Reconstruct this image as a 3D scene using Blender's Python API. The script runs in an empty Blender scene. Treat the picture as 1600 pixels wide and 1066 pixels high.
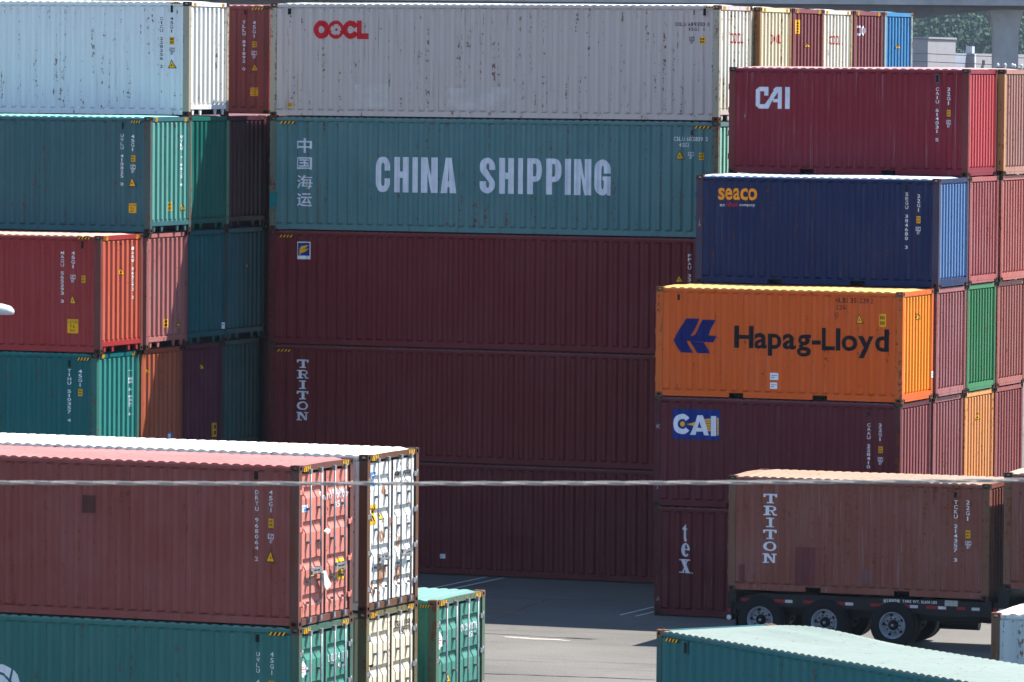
# Container yard scene, built object by object (Blender 4.5)
import bpy, math, random
from math import sin, cos, pi, radians, hypot, floor
from mathutils import Matrix, Vector, noise
random.seed(11)
ALB=.62   # the photograph's paints are weathered and dull: one common factor on all paint colours
SC=bpy.context.scene; COL=SC.collection; D_=bpy.data

# ---------------------------------------------------------------- materials
def lin(c):
    if isinstance(c,str): c=[int(c[i:i+2],16) for i in(0,2,4)]
    return tuple(((v/255)/12.92 if v/255<=.04045 else ((v/255+.055)/1.055)**2.4) for v in c)
MATS={}
def newmat(name):
    m=D_.materials.new(name); m.use_nodes=True; nt=m.node_tree; nt.nodes.clear()
    return m,nt,nt.nodes.new,nt.links.new
def nd(nt,typ,**kw):
    n=nt.nodes.new(typ)
    for k,v in kw.items():
        if k=='ins':
            for a,b in v.items(): n.inputs[a].default_value=b
        else: setattr(n,k,v)
    return n
def mapping(nt,scale,obj_random=True):
    tc=nd(nt,'ShaderNodeTexCoord'); oi=nd(nt,'ShaderNodeObjectInfo')
    mul=nd(nt,'ShaderNodeVectorMath',operation='SCALE'); mul.inputs[0].default_value=(37,53,71)
    add=nd(nt,'ShaderNodeVectorMath',operation='ADD'); mp=nd(nt,'ShaderNodeMapping')
    nt.links.new(oi.outputs['Random'],mul.inputs['Scale'])
    nt.links.new(tc.outputs['Object'],add.inputs[0]); nt.links.new(mul.outputs[0],add.inputs[1])
    nt.links.new(add.outputs[0],mp.inputs[0]); mp.inputs['Scale'].default_value=scale
    return mp.outputs[0]
def noise_(nt,vec,scale,detail=4,rough=.55):
    n=nd(nt,'ShaderNodeTexNoise'); n.inputs['Scale'].default_value=scale; n.inputs['Detail'].default_value=detail; n.inputs['Roughness'].default_value=rough
    nt.links.new(vec,n.inputs['Vector']); return n.outputs['Fac']
def ramp(nt,fac,a,b,ca=(0,0,0,1),cb=(1,1,1,1)):
    r=nd(nt,'ShaderNodeMapRange'); r.inputs['From Min'].default_value=a; r.inputs['From Max'].default_value=b
    r.inputs['To Min'].default_value=ca[0]; r.inputs['To Max'].default_value=cb[0]
    nt.links.new(fac,r.inputs['Value']); return r.outputs['Result']
def mix(nt,fac,a,b,blend='MIX'):
    n=nd(nt,'ShaderNodeMix',data_type='RGBA',blend_type=blend)
    for s,v in((0,fac),(6,a),(7,b)):
        if hasattr(v,'is_output'): nt.links.new(v,n.inputs[s])
        else: n.inputs[s].default_value=v if s==0 else (*v[:3],1)
    return n.outputs[2]
def mathn(nt,op,a,b):
    n=nd(nt,'ShaderNodeMath',operation=op)
    for s,v in((0,a),(1,b)):
        if hasattr(v,'is_output'): nt.links.new(v,n.inputs[s])
        else: n.inputs[s].default_value=v
    return n.outputs[0]
def paint(key,col,rust=.3,fade=.25,rough=.5,scratch=.3,rustcol=(112,60,30)):
    """weathered container paint: patchy fading, vertical run marks, scrapes and rust of its own shape"""
    k=('paint',key,rust,fade,scratch)
    if k in MATS: return MATS[k]
    m,nt,N,L=newmat(key); c=tuple(x*ALB for x in lin(col))
    v1=mapping(nt,(1,1,1)); vs=mapping(nt,(5,5,.28)); vh=mapping(nt,(28,28,.8))
    pale=tuple(min(1,x*.8+.07) for x in c); dark=tuple(x*.62 for x in c)
    big=noise_(nt,v1,.8,5,.6); st=noise_(nt,vs,1.6,5,.65); sc=noise_(nt,vh,1.0,3,.5); fine=noise_(nt,v1,9,6,.7)
    col1=mix(nt,mathn(nt,'MULTIPLY',ramp(nt,big,.42,.75),fade),c,pale)
    col2=mix(nt,mathn(nt,'MULTIPLY',ramp(nt,st,.5,.78),.4),col1,dark)
    col3=mix(nt,mathn(nt,'MULTIPLY',ramp(nt,sc,.62,.72),scratch*.8),col2,tuple(min(1,x*.6+.14) for x in c))
    sx=nd(nt,'ShaderNodeSeparateXYZ'); L(nd(nt,'ShaderNodeTexCoord').outputs['Object'],sx.inputs[0]); lowz=ramp(nt,mathn(nt,'ADD',sx.outputs[2],mathn(nt,'MULTIPLY',big,.5)),.85,.4)   # rust gathers along the bottom rails
    rm=mathn(nt,'MULTIPLY',ramp(nt,st,.40,.62),ramp(nt,fine,.40,.62))
    rt=ramp(nt,rm,.78-.42*rust,.9-.42*rust)
    spot=mathn(nt,'MULTIPLY',ramp(nt,noise_(nt,mapping(nt,(3.1,3.1,1.4)),2.6,6,.7),.72-.06*rust,.76-.06*rust),mathn(nt,'MAXIMUM',ramp(nt,noise_(nt,v1,.55,3,.5),.6,.68),lowz))
    rmask=mathn(nt,'MAXIMUM',mathn(nt,'MULTIPLY',rt,.85),mathn(nt,'MULTIPLY',spot,min(1,rust*1.6)))
    runs=mathn(nt,'MULTIPLY',ramp(nt,noise_(nt,mapping(nt,(9,9,.45)),1.3,4,.6),.60-.05*rust,.70-.05*rust),ramp(nt,noise_(nt,v1,.7,3,.5),.45,.6))
    rmask=mathn(nt,'MAXIMUM',rmask,mathn(nt,'MULTIPLY',runs,min(.55,rust*1.1)))
    rc=mix(nt,fine,lin(rustcol),tuple(x*.35 for x in lin(rustcol)))
    colf=mix(nt,rmask,col3,rc)
    b=nd(nt,'ShaderNodeBsdfPrincipled'); L(colf,b.inputs['Base Color'])
    L(ramp(nt,rmask,0,1,(rough,),(.92,)),b.inputs['Roughness'])
    b.inputs['Specular IOR Level'].default_value=.13
    bp=nd(nt,'ShaderNodeBump'); bp.inputs['Strength'].default_value=.35; bp.inputs['Distance'].default_value=.03
    L(mathn(nt,'ADD',noise_(nt,v1,1.7,3,.5),mathn(nt,'MULTIPLY',fine,.12)),bp.inputs['Height']); L(bp.outputs[0],b.inputs['Normal'])
    o=nd(nt,'ShaderNodeOutputMaterial'); L(b.outputs[0],o.inputs[0]); MATS[k]=m; return m
def plain(key,col,rough=.6,metal=0.,var=.25,scale=6,spec=.2):
    if key in MATS: return MATS[key]
    m,nt,N,L=newmat(key); c=tuple(x*ALB for x in lin(col)); v=mapping(nt,(1,1,1)); n=noise_(nt,v,scale,5,.6)
    cc=mix(nt,ramp(nt,n,.3,.7),tuple(x*(1-var) for x in c),tuple(min(1,x*(1+var)) for x in c))
    b=nd(nt,'ShaderNodeBsdfPrincipled'); L(cc,b.inputs['Base Color']); b.inputs['Roughness'].default_value=rough; b.inputs['Metallic'].default_value=metal
    b.inputs['Specular IOR Level'].default_value=spec
    o=nd(nt,'ShaderNodeOutputMaterial'); L(b.outputs[0],o.inputs[0]); MATS[key]=m; return m
def letter(key,col,wear=.3,rough=.6):
    """painted or stuck-on lettering that has partly flaked away"""
    k=('let',key)
    if k in MATS: return MATS[k]
    m,nt,N,L=newmat(key); c=tuple(min(.9,x*ALB*1.35) for x in lin(col)); vs=mapping(nt,(7,7,1.6)); n=noise_(nt,vs,2.2,6,.75)
    n2=noise_(nt,mapping(nt,(1,1,1)),3,4,.6)
    cc=mix(nt,ramp(nt,n2,.3,.7),tuple(x*.8 for x in c),c)
    b=nd(nt,'ShaderNodeBsdfPrincipled'); L(cc,b.inputs['Base Color']); b.inputs['Roughness'].default_value=rough; b.inputs['Specular IOR Level'].default_value=.12
    t=nd(nt,'ShaderNodeBsdfTransparent'); mx=nd(nt,'ShaderNodeMixShader')
    L(ramp(nt,n,.70-.1*wear,.735-.1*wear),mx.inputs[0]); L(b.outputs[0],mx.inputs[1]); L(t.outputs[0],mx.inputs[2])
    o=nd(nt,'ShaderNodeOutputMaterial'); L(mx.outputs[0],o.inputs[0]); MATS[k]=m; return m
INK={'white':letter('white_lettering',(222,224,228),.3),'bluewhite':letter('large_white_lettering',(205,208,220),.35),'dark':letter('dark_lettering',(14,14,22),.0),
 'red':letter('red_lettering',(188,20,34),.25),'orange':letter('amber_lettering',(236,150,20),.05),'navy':letter('navy_lettering',(2,20,92),.0),
 'yellow':letter('yellow_sticker',(226,168,24),.05),'blue':letter('blue_sticker',(6,44,120),.0),'lightblue':letter('pale_blue_sticker',(70,125,190),.1),'black':letter('black_ink',(16,16,18),.1),
 'greypatch':letter('pale_repaint',(186,177,174),-.4),'maroonpatch':letter('maroon_repaint',(100,52,54),.2),'maroonpatch2':letter('brown_repaint',(112,76,76),-.2),'brownpatch':letter('brown_repair',(78,44,40),-.2),
 'ruststain':letter('rust_stain',(164,112,74),1.9),'redpatch':letter('red_repaint',(84,22,30),.3),'tealpatch':letter('teal_repaint',(14,112,112),-.2)}
BLACK=plain('black_rubber',(20,20,22),.8); DARKSTEEL=plain('dark_steel',(30,31,35),.55); GALV=plain('galvanised_steel',(150,152,156),.45,.5,.3,14)
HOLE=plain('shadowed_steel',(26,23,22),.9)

# ---------------------------------------------------------------- mesh helpers
class MB:
    def __init__(s): s.v=[];s.f=[];s.m=[];s.sm=[]
    def add(s,vs,fs,m=0,smooth=False):
        o=len(s.v); s.v+=[tuple(p) for p in vs]
        for f in fs: s.f.append([i+o for i in f]); s.m.append(m); s.sm.append(smooth)
        return s
    def box(s,x0,x1,y0,y1,z0,z1,m=0,skip=''):
        vs=[(x,y,z) for z in(z0,z1) for y in(y0,y1) for x in(x0,x1)]
        F={'b':(0,2,3,1),'t':(4,5,7,6),'f':(0,1,5,4),'k':(2,6,7,3),'l':(0,4,6,2),'r':(1,3,7,5)}
        return s.add(vs,[F[k] for k in F if k not in skip],m)
    def prism(s,poly,axis,a,b,m=0):
        """poly in the two other axes, extruded along axis from a to b"""
        n=len(poly)
        def P(p,t): return {'x':(t,p[0],p[1]),'y':(p[0],t,p[1]),'z':(p[0],p[1],t)}[axis]
        vs=[P(p,a) for p in poly]+[P(p,b) for p in poly]
        return s.add(vs,[list(range(n))[::-1],list(range(n,2*n))]+[(i,(i+1)%n,n+(i+1)%n,n+i) for i in range(n)],m)
    def tube(s,pts,r,n=8,m=0,cap=True):
        pts=[Vector(p) for p in pts]; rr=r if hasattr(r,'__len__') else [r]*len(pts); rings=[]
        up=Vector((0,0,1))
        for i,p in enumerate(pts):
            t=(pts[min(i+1,len(pts)-1)]-pts[max(i-1,0)]).normalized()
            a=t.cross(up if abs(t.z)<.95 else Vector((1,0,0))).normalized(); b=t.cross(a)
            rings.append([p+(a*cos(2*pi*k/n)+b*sin(2*pi*k/n))*rr[i] for k in range(n)])
        vs=[q for g in rings for q in g]; fs=[]
        for i in range(len(pts)-1):
            for k in range(n): fs.append((i*n+k,i*n+(k+1)%n,(i+1)*n+(k+1)%n,(i+1)*n+k))
        s.add(vs,fs,m,True)
        if cap: s.add(rings[0],[tuple(range(n))[::-1]],m); s.add(rings[-1],[tuple(range(n))],m)
        return s
    def lathe(s,prof,n=32,m=0,cx=0,cz=0):
        """prof: list of (radius,y); turned about the y axis"""
        vs=[(cx+r*cos(2*pi*k/n),y,cz+r*sin(2*pi*k/n)) for r,y in prof for k in range(n)]
        fs=[(i*n+k,i*n+(k+1)%n,(i+1)*n+(k+1)%n,(i+1)*n+k) for i in range(len(prof)-1) for k in range(n)]
        return s.add(vs,fs,m,True)
    def mesh(s,name,fix=True):
        me=D_.meshes.new(name); me.from_pydata(s.v,[],s.f); me.polygons.foreach_set('material_index',s.m); me.polygons.foreach_set('use_smooth',s.sm)
        if fix:
            import bmesh
            b=bmesh.new(); b.from_mesh(me); bmesh.ops.remove_doubles(b,verts=b.verts,dist=1e-5); bmesh.ops.recalc_face_normals(b,faces=b.faces); b.to_mesh(me); b.free()
        me.update(); return me
def ob(name,me,mats=(),parent=None,loc=(0,0,0),rot=0):
    o=D_.objects.new(name,me); COL.objects.link(o)
    o.parent=parent; o.location=loc; o.rotation_euler=(0,0,rot)
    if len(me.materials)==0:
        for _ in mats: me.materials.append(None)
    for i,mm in enumerate(mats):
        if i<len(o.material_slots): o.material_slots[i].link='OBJECT'; o.material_slots[i].material=mm
    return o
def empty(name,loc,rz=0):
    o=D_.objects.new(name,None); COL.objects.link(o); o.location=loc; o.rotation_euler=(0,0,rz); o.empty_display_size=.5; return o
def tag(o,label,cat,group=None):
    o['label']=label; o['category']=cat
    if group: o['group']=group
    return o

# ---------------------------------------------------------------- glyphs
GLY={}
def load_glyphs(chars,key,offset):
    objs=[]
    for ch in chars:
        c=D_.curves.new('glyph','FONT'); c.body=ch; c.offset=offset; c.resolution_u=3
        o=D_.objects.new('glyph',c); COL.objects.link(o); objs.append((ch,o,c))
    dg=bpy.context.evaluated_depsgraph_get(); dg.update()
    for ch,o,c in objs:
        me=D_.meshes.new_from_object(o.evaluated_get(dg))
        GLY[(key,ch)]=[[tuple(me.vertices[i].co[:2]) for i in p.vertices] for p in me.polygons]
        D_.meshes.remove(me)
    for ch,o,c in objs: D_.objects.remove(o); D_.curves.remove(c)
load_glyphs("ABCDEFGHIJKLMNOPQRSTUVWXYZ0123456789.,-'acegodlpyhnmotHx",'r',.008)
load_glyphs("CHINASPGseacoHapg-Lloyd",'b',.024)
load_glyphs("中国运",'j',.014); load_glyphs("海",'j',0)
def bbox(polys):
    xs=[p[0] for q in polys for p in q]; ys=[p[1] for q in polys for p in q]
    return min(xs),min(ys),max(xs),max(ys)
def fit(polys,cx,cz,w,h):
    x0,y0,x1,y1=bbox(polys); sx=w/max(x1-x0,1e-6); sy=h/max(y1-y0,1e-6)
    return [[(cx+(x-(x0+x1)/2)*sx,cz+(y-(y0+y1)/2)*sy) for x,y in q] for q in polys]
def line_text(t,key,gap=.09,mono=False):
    out=[];x=0
    for ch in t:
        if ch==' ': x+=.38; continue
        g=GLY[(key,ch)]; x0,_,x1,_=bbox(g)
        if mono:
            w=.55; k=w/max(x1-x0,.3); out+=[[(x+(a-x0)*k if x1-x0>.3 else x+.2+(a-x0),b) for a,b in q] for q in g]; x+=w+.14
        else: out+=[[(x+a-x0,b) for a,b in q] for q in g]; x+=x1-x0+gap
    return out
def R_(x0,y0,x1,y1): return [(x0,y0),(x1,y0),(x1,y1),(x0,y1)]
def arc(cx,cy,rx,ry,tx,ty,a0,a1,n=16,dx=0,dy=0):
    """elliptical band between outer (rx,ry) and inner (tx,ty), the inner one shifted by dx,dy"""
    out=[]
    for i in range(n):
        a=radians(a0+(a1-a0)*i/n); b=radians(a0+(a1-a0)*(i+1)/n)
        out.append([(cx+rx*cos(a),cy+ry*sin(a)),(cx+rx*cos(b),cy+ry*sin(b)),(cx+dx+tx*cos(b),cy+dy+ty*sin(b)),(cx+dx+tx*cos(a),cy+dy+ty*sin(a))])
    return out
def disc(cx,cy,rx,ry,n=14): return [[(cx+rx*cos(2*pi*i/n),cy+ry*sin(2*pi*i/n)) for i in range(n)]]
def slab(ch):
    if ch=='T': return [R_(.39,.06,.61,.88),R_(.24,0,.76,.12),R_(.02,.84,.98,1),R_(.02,.66,.16,.84),R_(.84,.66,.98,.84)]
    if ch=='I': return [R_(.39,.1,.61,.9),R_(.22,0,.78,.12),R_(.22,.88,.78,1)]
    if ch=='O': return arc(.5,.5,.47,.5,.26,.36,0,360,22)
    if ch=='R': return [R_(.18,.08,.38,.92),R_(.03,0,.5,.12),R_(.03,.88,.6,1),R_(.38,.42,.6,.54)]+arc(.6,.71,.33,.29,.14,.17,-90,90,10)+[[(.5,.44),(.68,.44),(.88,.1),(.66,.1)],R_(.64,0,1,.12)]
    if ch=='N': return [R_(.12,.06,.28,.94),R_(.0,0,.42,.11),R_(.0,.89,.32,1),R_(.72,.06,.88,.94),R_(.58,.89,1,1),[(.12,1),(.36,1),(.88,.02),(.66,.02)]]
def heavy(ch):
    if ch=='C' or ch=='G':
        o=arc(.5,.72,.5,.28,.09,.11,0,180,14)+arc(.5,.28,.5,.28,.09,.11,180,360,14)+[R_(0,.28,.41,.72),R_(.59,.61,1,.72)]
        return o+([R_(.59,.28,1,.39)] if ch=='C' else [R_(.59,.28,1,.44),R_(.48,.42,.59,.53),R_(.59,.44,1,.53),R_(.82,0,1,.2)])
    if ch=='H': return [R_(0,0,.41,1),R_(.59,0,1,1),R_(.41,.41,.59,.59)]
    if ch=='I': return [R_(0,0,1,1)]
    if ch=='N': return [R_(0,0,.36,1),R_(.64,0,1,1),[(.36,1),(.36,.56),(.64,0),(.64,.44)]]
    if ch=='A': return [[(0,0),(.39,0),(.5,.72),(.28,1)],[(.28,1),(.5,.72),(.5,1)],[(1,0),(.61,0),(.5,.72),(.72,1)],[(.72,1),(.5,.72),(.5,1)],[(.42,.17),(.58,.17),(.555,.34),(.445,.34)]]
    if ch=='P': return [R_(0,0,.41,1),R_(.41,.85,.55,1),R_(.41,.35,.55,.5)]+arc(.55,.675,.45,.325,.06,.175,-90,90,12)
    if ch=='S': return arc(.5,.745,.5,.255,.1,.1,0,215,14)+arc(.5,.255,.5,.255,.1,.1,180,395,14)+[R_(.6,.66,1,.745),R_(0,.255,.4,.34),[(.09,.6),(.42,.69),(.91,.4),(.58,.31)]]
def triton():
    out=[]
    for i,ch in enumerate('TRITON'): out+=[[(x*.96,y*.78-i*.98) for x,y in q] for q in slab(ch)]
    return out
def tex():
    t=[R_(.34,.16,.66,.78),R_(.14,.68,.88,.76),[(.14,.76),(.66,.76),(.66,1.02)]]+arc(.6,.18,.26,.2,.0,.11,180,345,10,.04,.03)
    e=arc(.5,.5,.46,.5,.17,.4,20,318,20,.06,.02)+arc(.5,.5,.46,.5,.22,.42,-2,22,3,.04,.0)+[R_(.3,.5,.95,.58)]
    x=[[(.12,.95),(.48,.95),(.92,.05),(.56,.05)],[(.68,.95),(.78,.95),(.36,.05),(.22,.05)],R_(.0,.92,.56,1),R_(.58,.92,.98,1),R_(.0,0,.42,.08),R_(.5,0,1.02,.08)]
    o=[]
    o+=[[(q[0]*.62+.14,q[1]*1.08+1.98) for q in p] for p in t]; o+=[[(q[0]*.86+.1,q[1]*.86+1.02) for q in p] for p in e]; o+=[[(q[0],q[1]*.86) for q in p] for p in x]
    return o+disc(1.12,.0,.05,.05,8)
def oocl():
    o=arc(.45,.5,.45,.5,.155,.19,0,360,22)+arc(1.27,.5,.45,.5,.3,.3,0,360,22)
    for k in range(5):
        a=radians(90+72*k); b=radians(126+72*k); c=radians(54+72*k)
        o.append([(1.27+.2*cos(b),.5+.2*sin(b)),(1.27+.32*cos(b-.16),.5+.32*sin(b-.16)),(1.27+.32*cos(b+.16),.5+.32*sin(b+.16))])
    o+=disc(1.27,.5,.075,.075,8)
    o+=arc(2.08,.5,.45,.5,.19,.2,22,338,22)+[R_(2.42,0,2.72,1),R_(2.72,0,3.08,.31)]
    return o
def hllogo():
    P=lambda x,y:((x-170)/1050,1-(y-128)/815)
    q=[[P(170,660),P(478,128),P(815,128),P(600,545),P(500,660)],[P(170,660),P(500,660),P(660,940),P(370,940)],[P(500,660),P(600,545),P(690,545),P(590,660)],
       [P(885,150),P(1200,150),P(1010,515),P(690,515)],[P(690,515),P(1010,515),P(1010,672),P(590,672)],[P(600,545),P(690,515),P(640,672),P(590,672)],[P(1010,515),P(1220,530),P(1150,680),P(900,680)],[P(590,672),P(905,680),P(1075,945),P(750,945)]]
    return q
def caislant():
    o=[R_(.0,.12,.14,.88),R_(.1,.8,.37,1),R_(.26,.6,.37,.82),[(.0,.86),(.1,.86),(.1,1)],[(.1,0),(.1,.14),(.0,.14)],R_(.1,0,.37,.2)]
    o+=[[(.27,.2),(.37,.0),(.67,.82),(.56,.86)],[(.52,.86),(.64,.78),(.78,.8),(.78,1),(.6,1)],R_(.65,0,.78,.86),R_(.53,.3,.66,.45),R_(.88,0,1.,1)]
    return o
# ---------------------------------------------------------------- draping flat shapes over a pressed panel
def clip(poly,ax,lo,hi):
    for s,v in((1,lo),(-1,hi)):
        out=[]
        for i in range(len(poly)):
            a,b=poly[i],poly[(i+1)%len(poly)]; da=s*(a[ax]-v); db=s*(b[ax]-v)
            if da>=0: out.append(a)
            if da*db<0:
                t=da/(da-db); out.append((a[0]+(b[0]-a[0])*t,a[1]+(b[1]-a[1])*t))
        poly=out
        if len(poly)<3: return []
    return poly
def drape(name,items,prof,ax,to3,parent,mats,eps=.005):
    """items: (material index, convex polygon, lift); prof: sorted (coordinate, depth) along ax; to3(u,v,depth)"""
    mb=MB()
    for mi,poly,lift in items:
        a=min(p[ax] for p in poly); b=max(p[ax] for p in poly)
        for (c0,d0),(c1,d1) in zip(prof,prof[1:]):
            if c1<=a or c0>=b or c1-c0<1e-6: continue
            q=clip(poly,ax,c0,c1)
            if len(q)<3: continue
            vs=[to3(p[0],p[1],d0+(d1-d0)*(p[ax]-c0)/(c1-c0)+eps+lift) for p in q]
            mb.add(vs,[tuple(range(len(vs)))],mi)
    if not mb.f: return None
    return ob(name,mb.mesh(name,False),mats,parent)

# ---------------------------------------------------------------- containers
W2=1.219; DIM={'HC':(12.192,2.896),'ST':(6.058,2.591)}; MESH={}
def side_profile(typ):
    L,H=DIM[typ]; x=-L/2+.235; p=[(-L/2,1.221),(-L/2+.168,1.221),(-L/2+.17,1.208)]
    n=int((L-.47)/.278); s=(L-.47)/(n*.278)
    for i in range(n):
        p.append((x,1.208)); p.append((x+.08*s,1.208)); p.append((x+.135*s,1.166)); p.append((x+.222*s,1.166)); x+=.278*s
    p+=[(L/2-.235,1.208),(L/2-.17,1.208),(L/2-.168,1.221),(L/2,1.221)]
    return p
def end_profile(typ):
    L,H=DIM[typ]; n=8 if typ=='HC' else 9; y0=-1.06; w=2.12/n; p=[(-W2,L/2+.001),(-1.075,L/2+.001),(-1.074,L/2-.012)]
    for i in range(n):
        y=y0+i*w; p+=[(y+.02,L/2-.012),(y+w*.48,L/2-.012),(y+w*.56,L/2-.058),(y+w*.96,L/2-.058)]
    return p+[(1.06,L/2-.012),(1.074,L/2-.012),(1.075,L/2+.001),(W2,L/2+.001)]
def door_profile(typ):
    L,H=DIM[typ]; z0,z1=.17,H-.16; h=z1-z0; p=[(0,L/2-.03),(z0,L/2-.03)]
    for f in(.12,.37,.63,.87):
        c=z0+h*f; p+=[(c-.12,L/2-.03),(c-.02,L/2-.068),(c+.06,L/2-.068),(c+.095,L/2-.03)]
    return p+[(z1,L/2-.03),(H,L/2-.03)]
SP={t:side_profile(t) for t in DIM}; EP={t:end_profile(t) for t in DIM}; DP={t:door_profile(t) for t in DIM}
def get(key,fn):
    if key not in MESH: MESH[key]=fn()
    return MESH[key]
def sheet(rows):
    mb=MB(); n=len(rows[0]); vs=[p for r in rows for p in r]
    mb.add(vs,[(i*n+k,i*n+k+1,(i+1)*n+k+1,(i+1)*n+k) for i in range(len(rows)-1) for k in range(n-1)]); return mb
def m_side(typ):
    L,H=DIM[typ]; p=[q for q in SP[typ] if abs(q[0])<=L/2-.165]; z0,z1=.16,H-.095
    return sheet([[(x,-1.170,z0) for x,d in p],[(x,-d,z0+.05) for x,d in p],[(x,-d,z1-.05) for x,d in p],[(x,-1.170,z1) for x,d in p]]).mesh('side_panel',False)
def m_end(typ):
    L,H=DIM[typ]; p=[q for q in EP[typ] if abs(q[0])<=1.0745]; z0,z1=(.29 if typ=='HC' else .2),H-.115
    return sheet([[(L/2-.055,y,z0) for y,d in p],[(d,y,z0+.045) for y,d in p],[(d,y,z1-.045) for y,d in p],[(L/2-.055,y,z1) for y,d in p]]).mesh('end_panel',False)
def m_roof(typ,hump=False):
    L,H=DIM[typ]; xs=[(-L/2+.02,H-.024),(-L/2+.26,H-.024)]; n=int((L-.6)/.209); s=(L-.6)/n; x=-L/2+.3
    for i in range(n): xs+=[(x,H-.024),(x+.03*s/.209,H-.024),(x+.075*s/.209,H-.002),(x+.15*s/.209,H-.002)]; x+=s
    xs+=[(L/2-.26,H-.024),(L/2-.02,H-.024)]
    ys=[-1.19,-1.188]+([-1.188+.099*i for i in range(1,24)] if hump else [-1,-.6,0,.6,1])+[1.188,1.19]
    def z(x,y,z0):
        if not hump: return z0+(.026+.02*noise.noise((x*.45,y*.8,typ=='HC')))*(1-(y/1.19)**2)
        u=(x+L/2-.25)/4.3; v=(y+.15)/1.34
        if 0<u<1 and 0<v<1:
            q=max(0,sin(pi*min(1,u*1.25 if u<.4 else .5+(u-.4)/1.2)))*min(1,(1-v)*9)*v**.8
            return z0+.13*q*(1-.3*abs(sin(v*7+u)))
        return z0
    rows=[]
    for y in ys:
        e=abs(y)>1.1889
        rows.append([(x,y,(H-.07 if e else z(x,y,z0))) for x,z0 in xs])
    return sheet(rows).mesh('roof',False)
def m_toprail(typ):
    L,H=DIM[typ]; return MB().box(-L/2+.16,L/2-.16,-1.215,-1.155,H-.1,H-.045).mesh('top_rail')
def m_botrail(typ):
    L,H=DIM[typ]; mb=MB(); a,b=-L/2+.16,L/2-.16
    if typ=='HC': mb.box(a,b,-1.214,-1.15,.035,.165)
    else:
        cuts=[(-1.21,-.85),(.85,1.21)]; x=a
        mb.box(a,b,-1.214,-1.15,.135,.165)
        for c0,c1 in cuts:
            mb.box(x,c0,-1.214,-1.15,.03,.1345); x=c1
            mb.box(c0,c1,-1.15,-.9,.03,.132,1,'f')
        mb.box(x,b,-1.214,-1.15,.03,.1345)
    return mb.mesh('bottom_rail')
def m_post(): return MB().prism([(0,0),(.165,0),(.165,.03),(.05,.05),(.03,.135),(0,.135)],'z',0,1).mesh('corner_post')
def m_casting(sx,sy,sz):
    """ISO corner casting: a block with a sunk oval hole on its two outer sides and its top or bottom"""
    a,b,c=.178,.162,.118; mb=MB()
    def face(o,u,v,n,w,h,hw,hh):
        o,u,v,n=map(Vector,(o,u,v,n)); P=lambda s,t,d=0: o+u*s+v*t-n*d
        oc=[P(0,0),P(w,0),P(w,h),P(0,h)]; k=10; cx,cy=w/2,h/2
        ring=[P(cx+hw*(abs(cos(t))**.7*(1 if cos(t)>0 else -1)),cy+hh*(abs(sin(t))**.7*(1 if sin(t)>0 else -1))) for t in[2*pi*(i+.5)/k-3*pi/4-.1 for i in range(k)]]
        mb.add(oc+ring,[],0); base=len(mb.v)-4-k
        # bridge the square to the oval
        near=[min(range(4),key=lambda q:(oc[q]-r).length) for r in ring]
        for i in range(k):
            j=(i+1)%k
            if near[i]==near[j]: mb.f.append([base+near[i],base+4+j,base+4+i]); mb.m.append(0); mb.sm.append(False)
            else: mb.f.append([base+near[i],base+near[j],base+4+j,base+4+i]); mb.m.append(0); mb.sm.append(False)
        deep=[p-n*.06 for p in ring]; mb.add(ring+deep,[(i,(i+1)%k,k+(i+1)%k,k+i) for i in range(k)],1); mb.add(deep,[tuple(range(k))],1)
    X,Y,Z=(sx*a/2,sy*b/2,sz*c/2)
    face((X,-b/2,-c/2),(0,1,0),(0,0,1),(sx,0,0),b,c,.04,.032)
    face((-a/2,Y,-c/2),(1,0,0),(0,0,1),(0,sy,0),a,c,.042,.032)
    face((-a/2,-b/2,Z),(1,0,0),(0,1,0),(0,0,sz),a,b,.058,.032)
    mb.add([(-X,-b/2,-c/2),(-X,b/2,-c/2),(-X,b/2,c/2),(-X,-b/2,c/2)],[(0,1,2,3)]); mb.add([(-a/2,-Y,-c/2),(a/2,-Y,-c/2),(a/2,-Y,c/2),(-a/2,-Y,c/2)],[(0,1,2,3)]); mb.add([(-a/2,-b/2,-Z),(a/2,-b/2,-Z),(a/2,b/2,-Z),(-a/2,b/2,-Z)],[(0,1,2,3)])
    return mb.mesh('corner_casting')
def m_header(typ):
    L,H=DIM[typ]; return MB().box(L/2-.08,L/2-.003,-1.055,1.055,H-.115,H-.012).mesh('header_rail')
def m_sill(typ):
    L,H=DIM[typ]; mb=MB()
    if typ=='HC':
        mb.box(L/2-.09,L/2-.003,-1.075,1.075,.175,.29)
        for y in(-.92,-.46,.46,.92): mb.prism([(y-.07,.174),(y+.07,.174),(y+.035,.03),(y-.035,.03)],'x',L/2-.06,L/2-.02)
    else:
        mb.box(L/2-.09,L/2-.003,-1.075,1.075,.085,.2); mb.box(L/2-.085,L/2-.006,-.95,.95,.025,.084)
    return mb.mesh('sill_rail')
def m_doorsill(typ):
    L,H=DIM[typ]; return MB().box(L/2-.1,L/2-.003,-1.05,1.05,.03,.15).mesh('door_sill')
def m_floor(typ):
    L,H=DIM[typ]; mb=MB().box(-L/2+.1,L/2-.13,-1.13,1.13,.12,.17)
    for i in range(int(L/.6)): mb.box(-L/2+.5+i*.6,-L/2+.55+i*.6,-1.13,1.13,.03,.12)
    return mb.mesh('floor')
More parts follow.
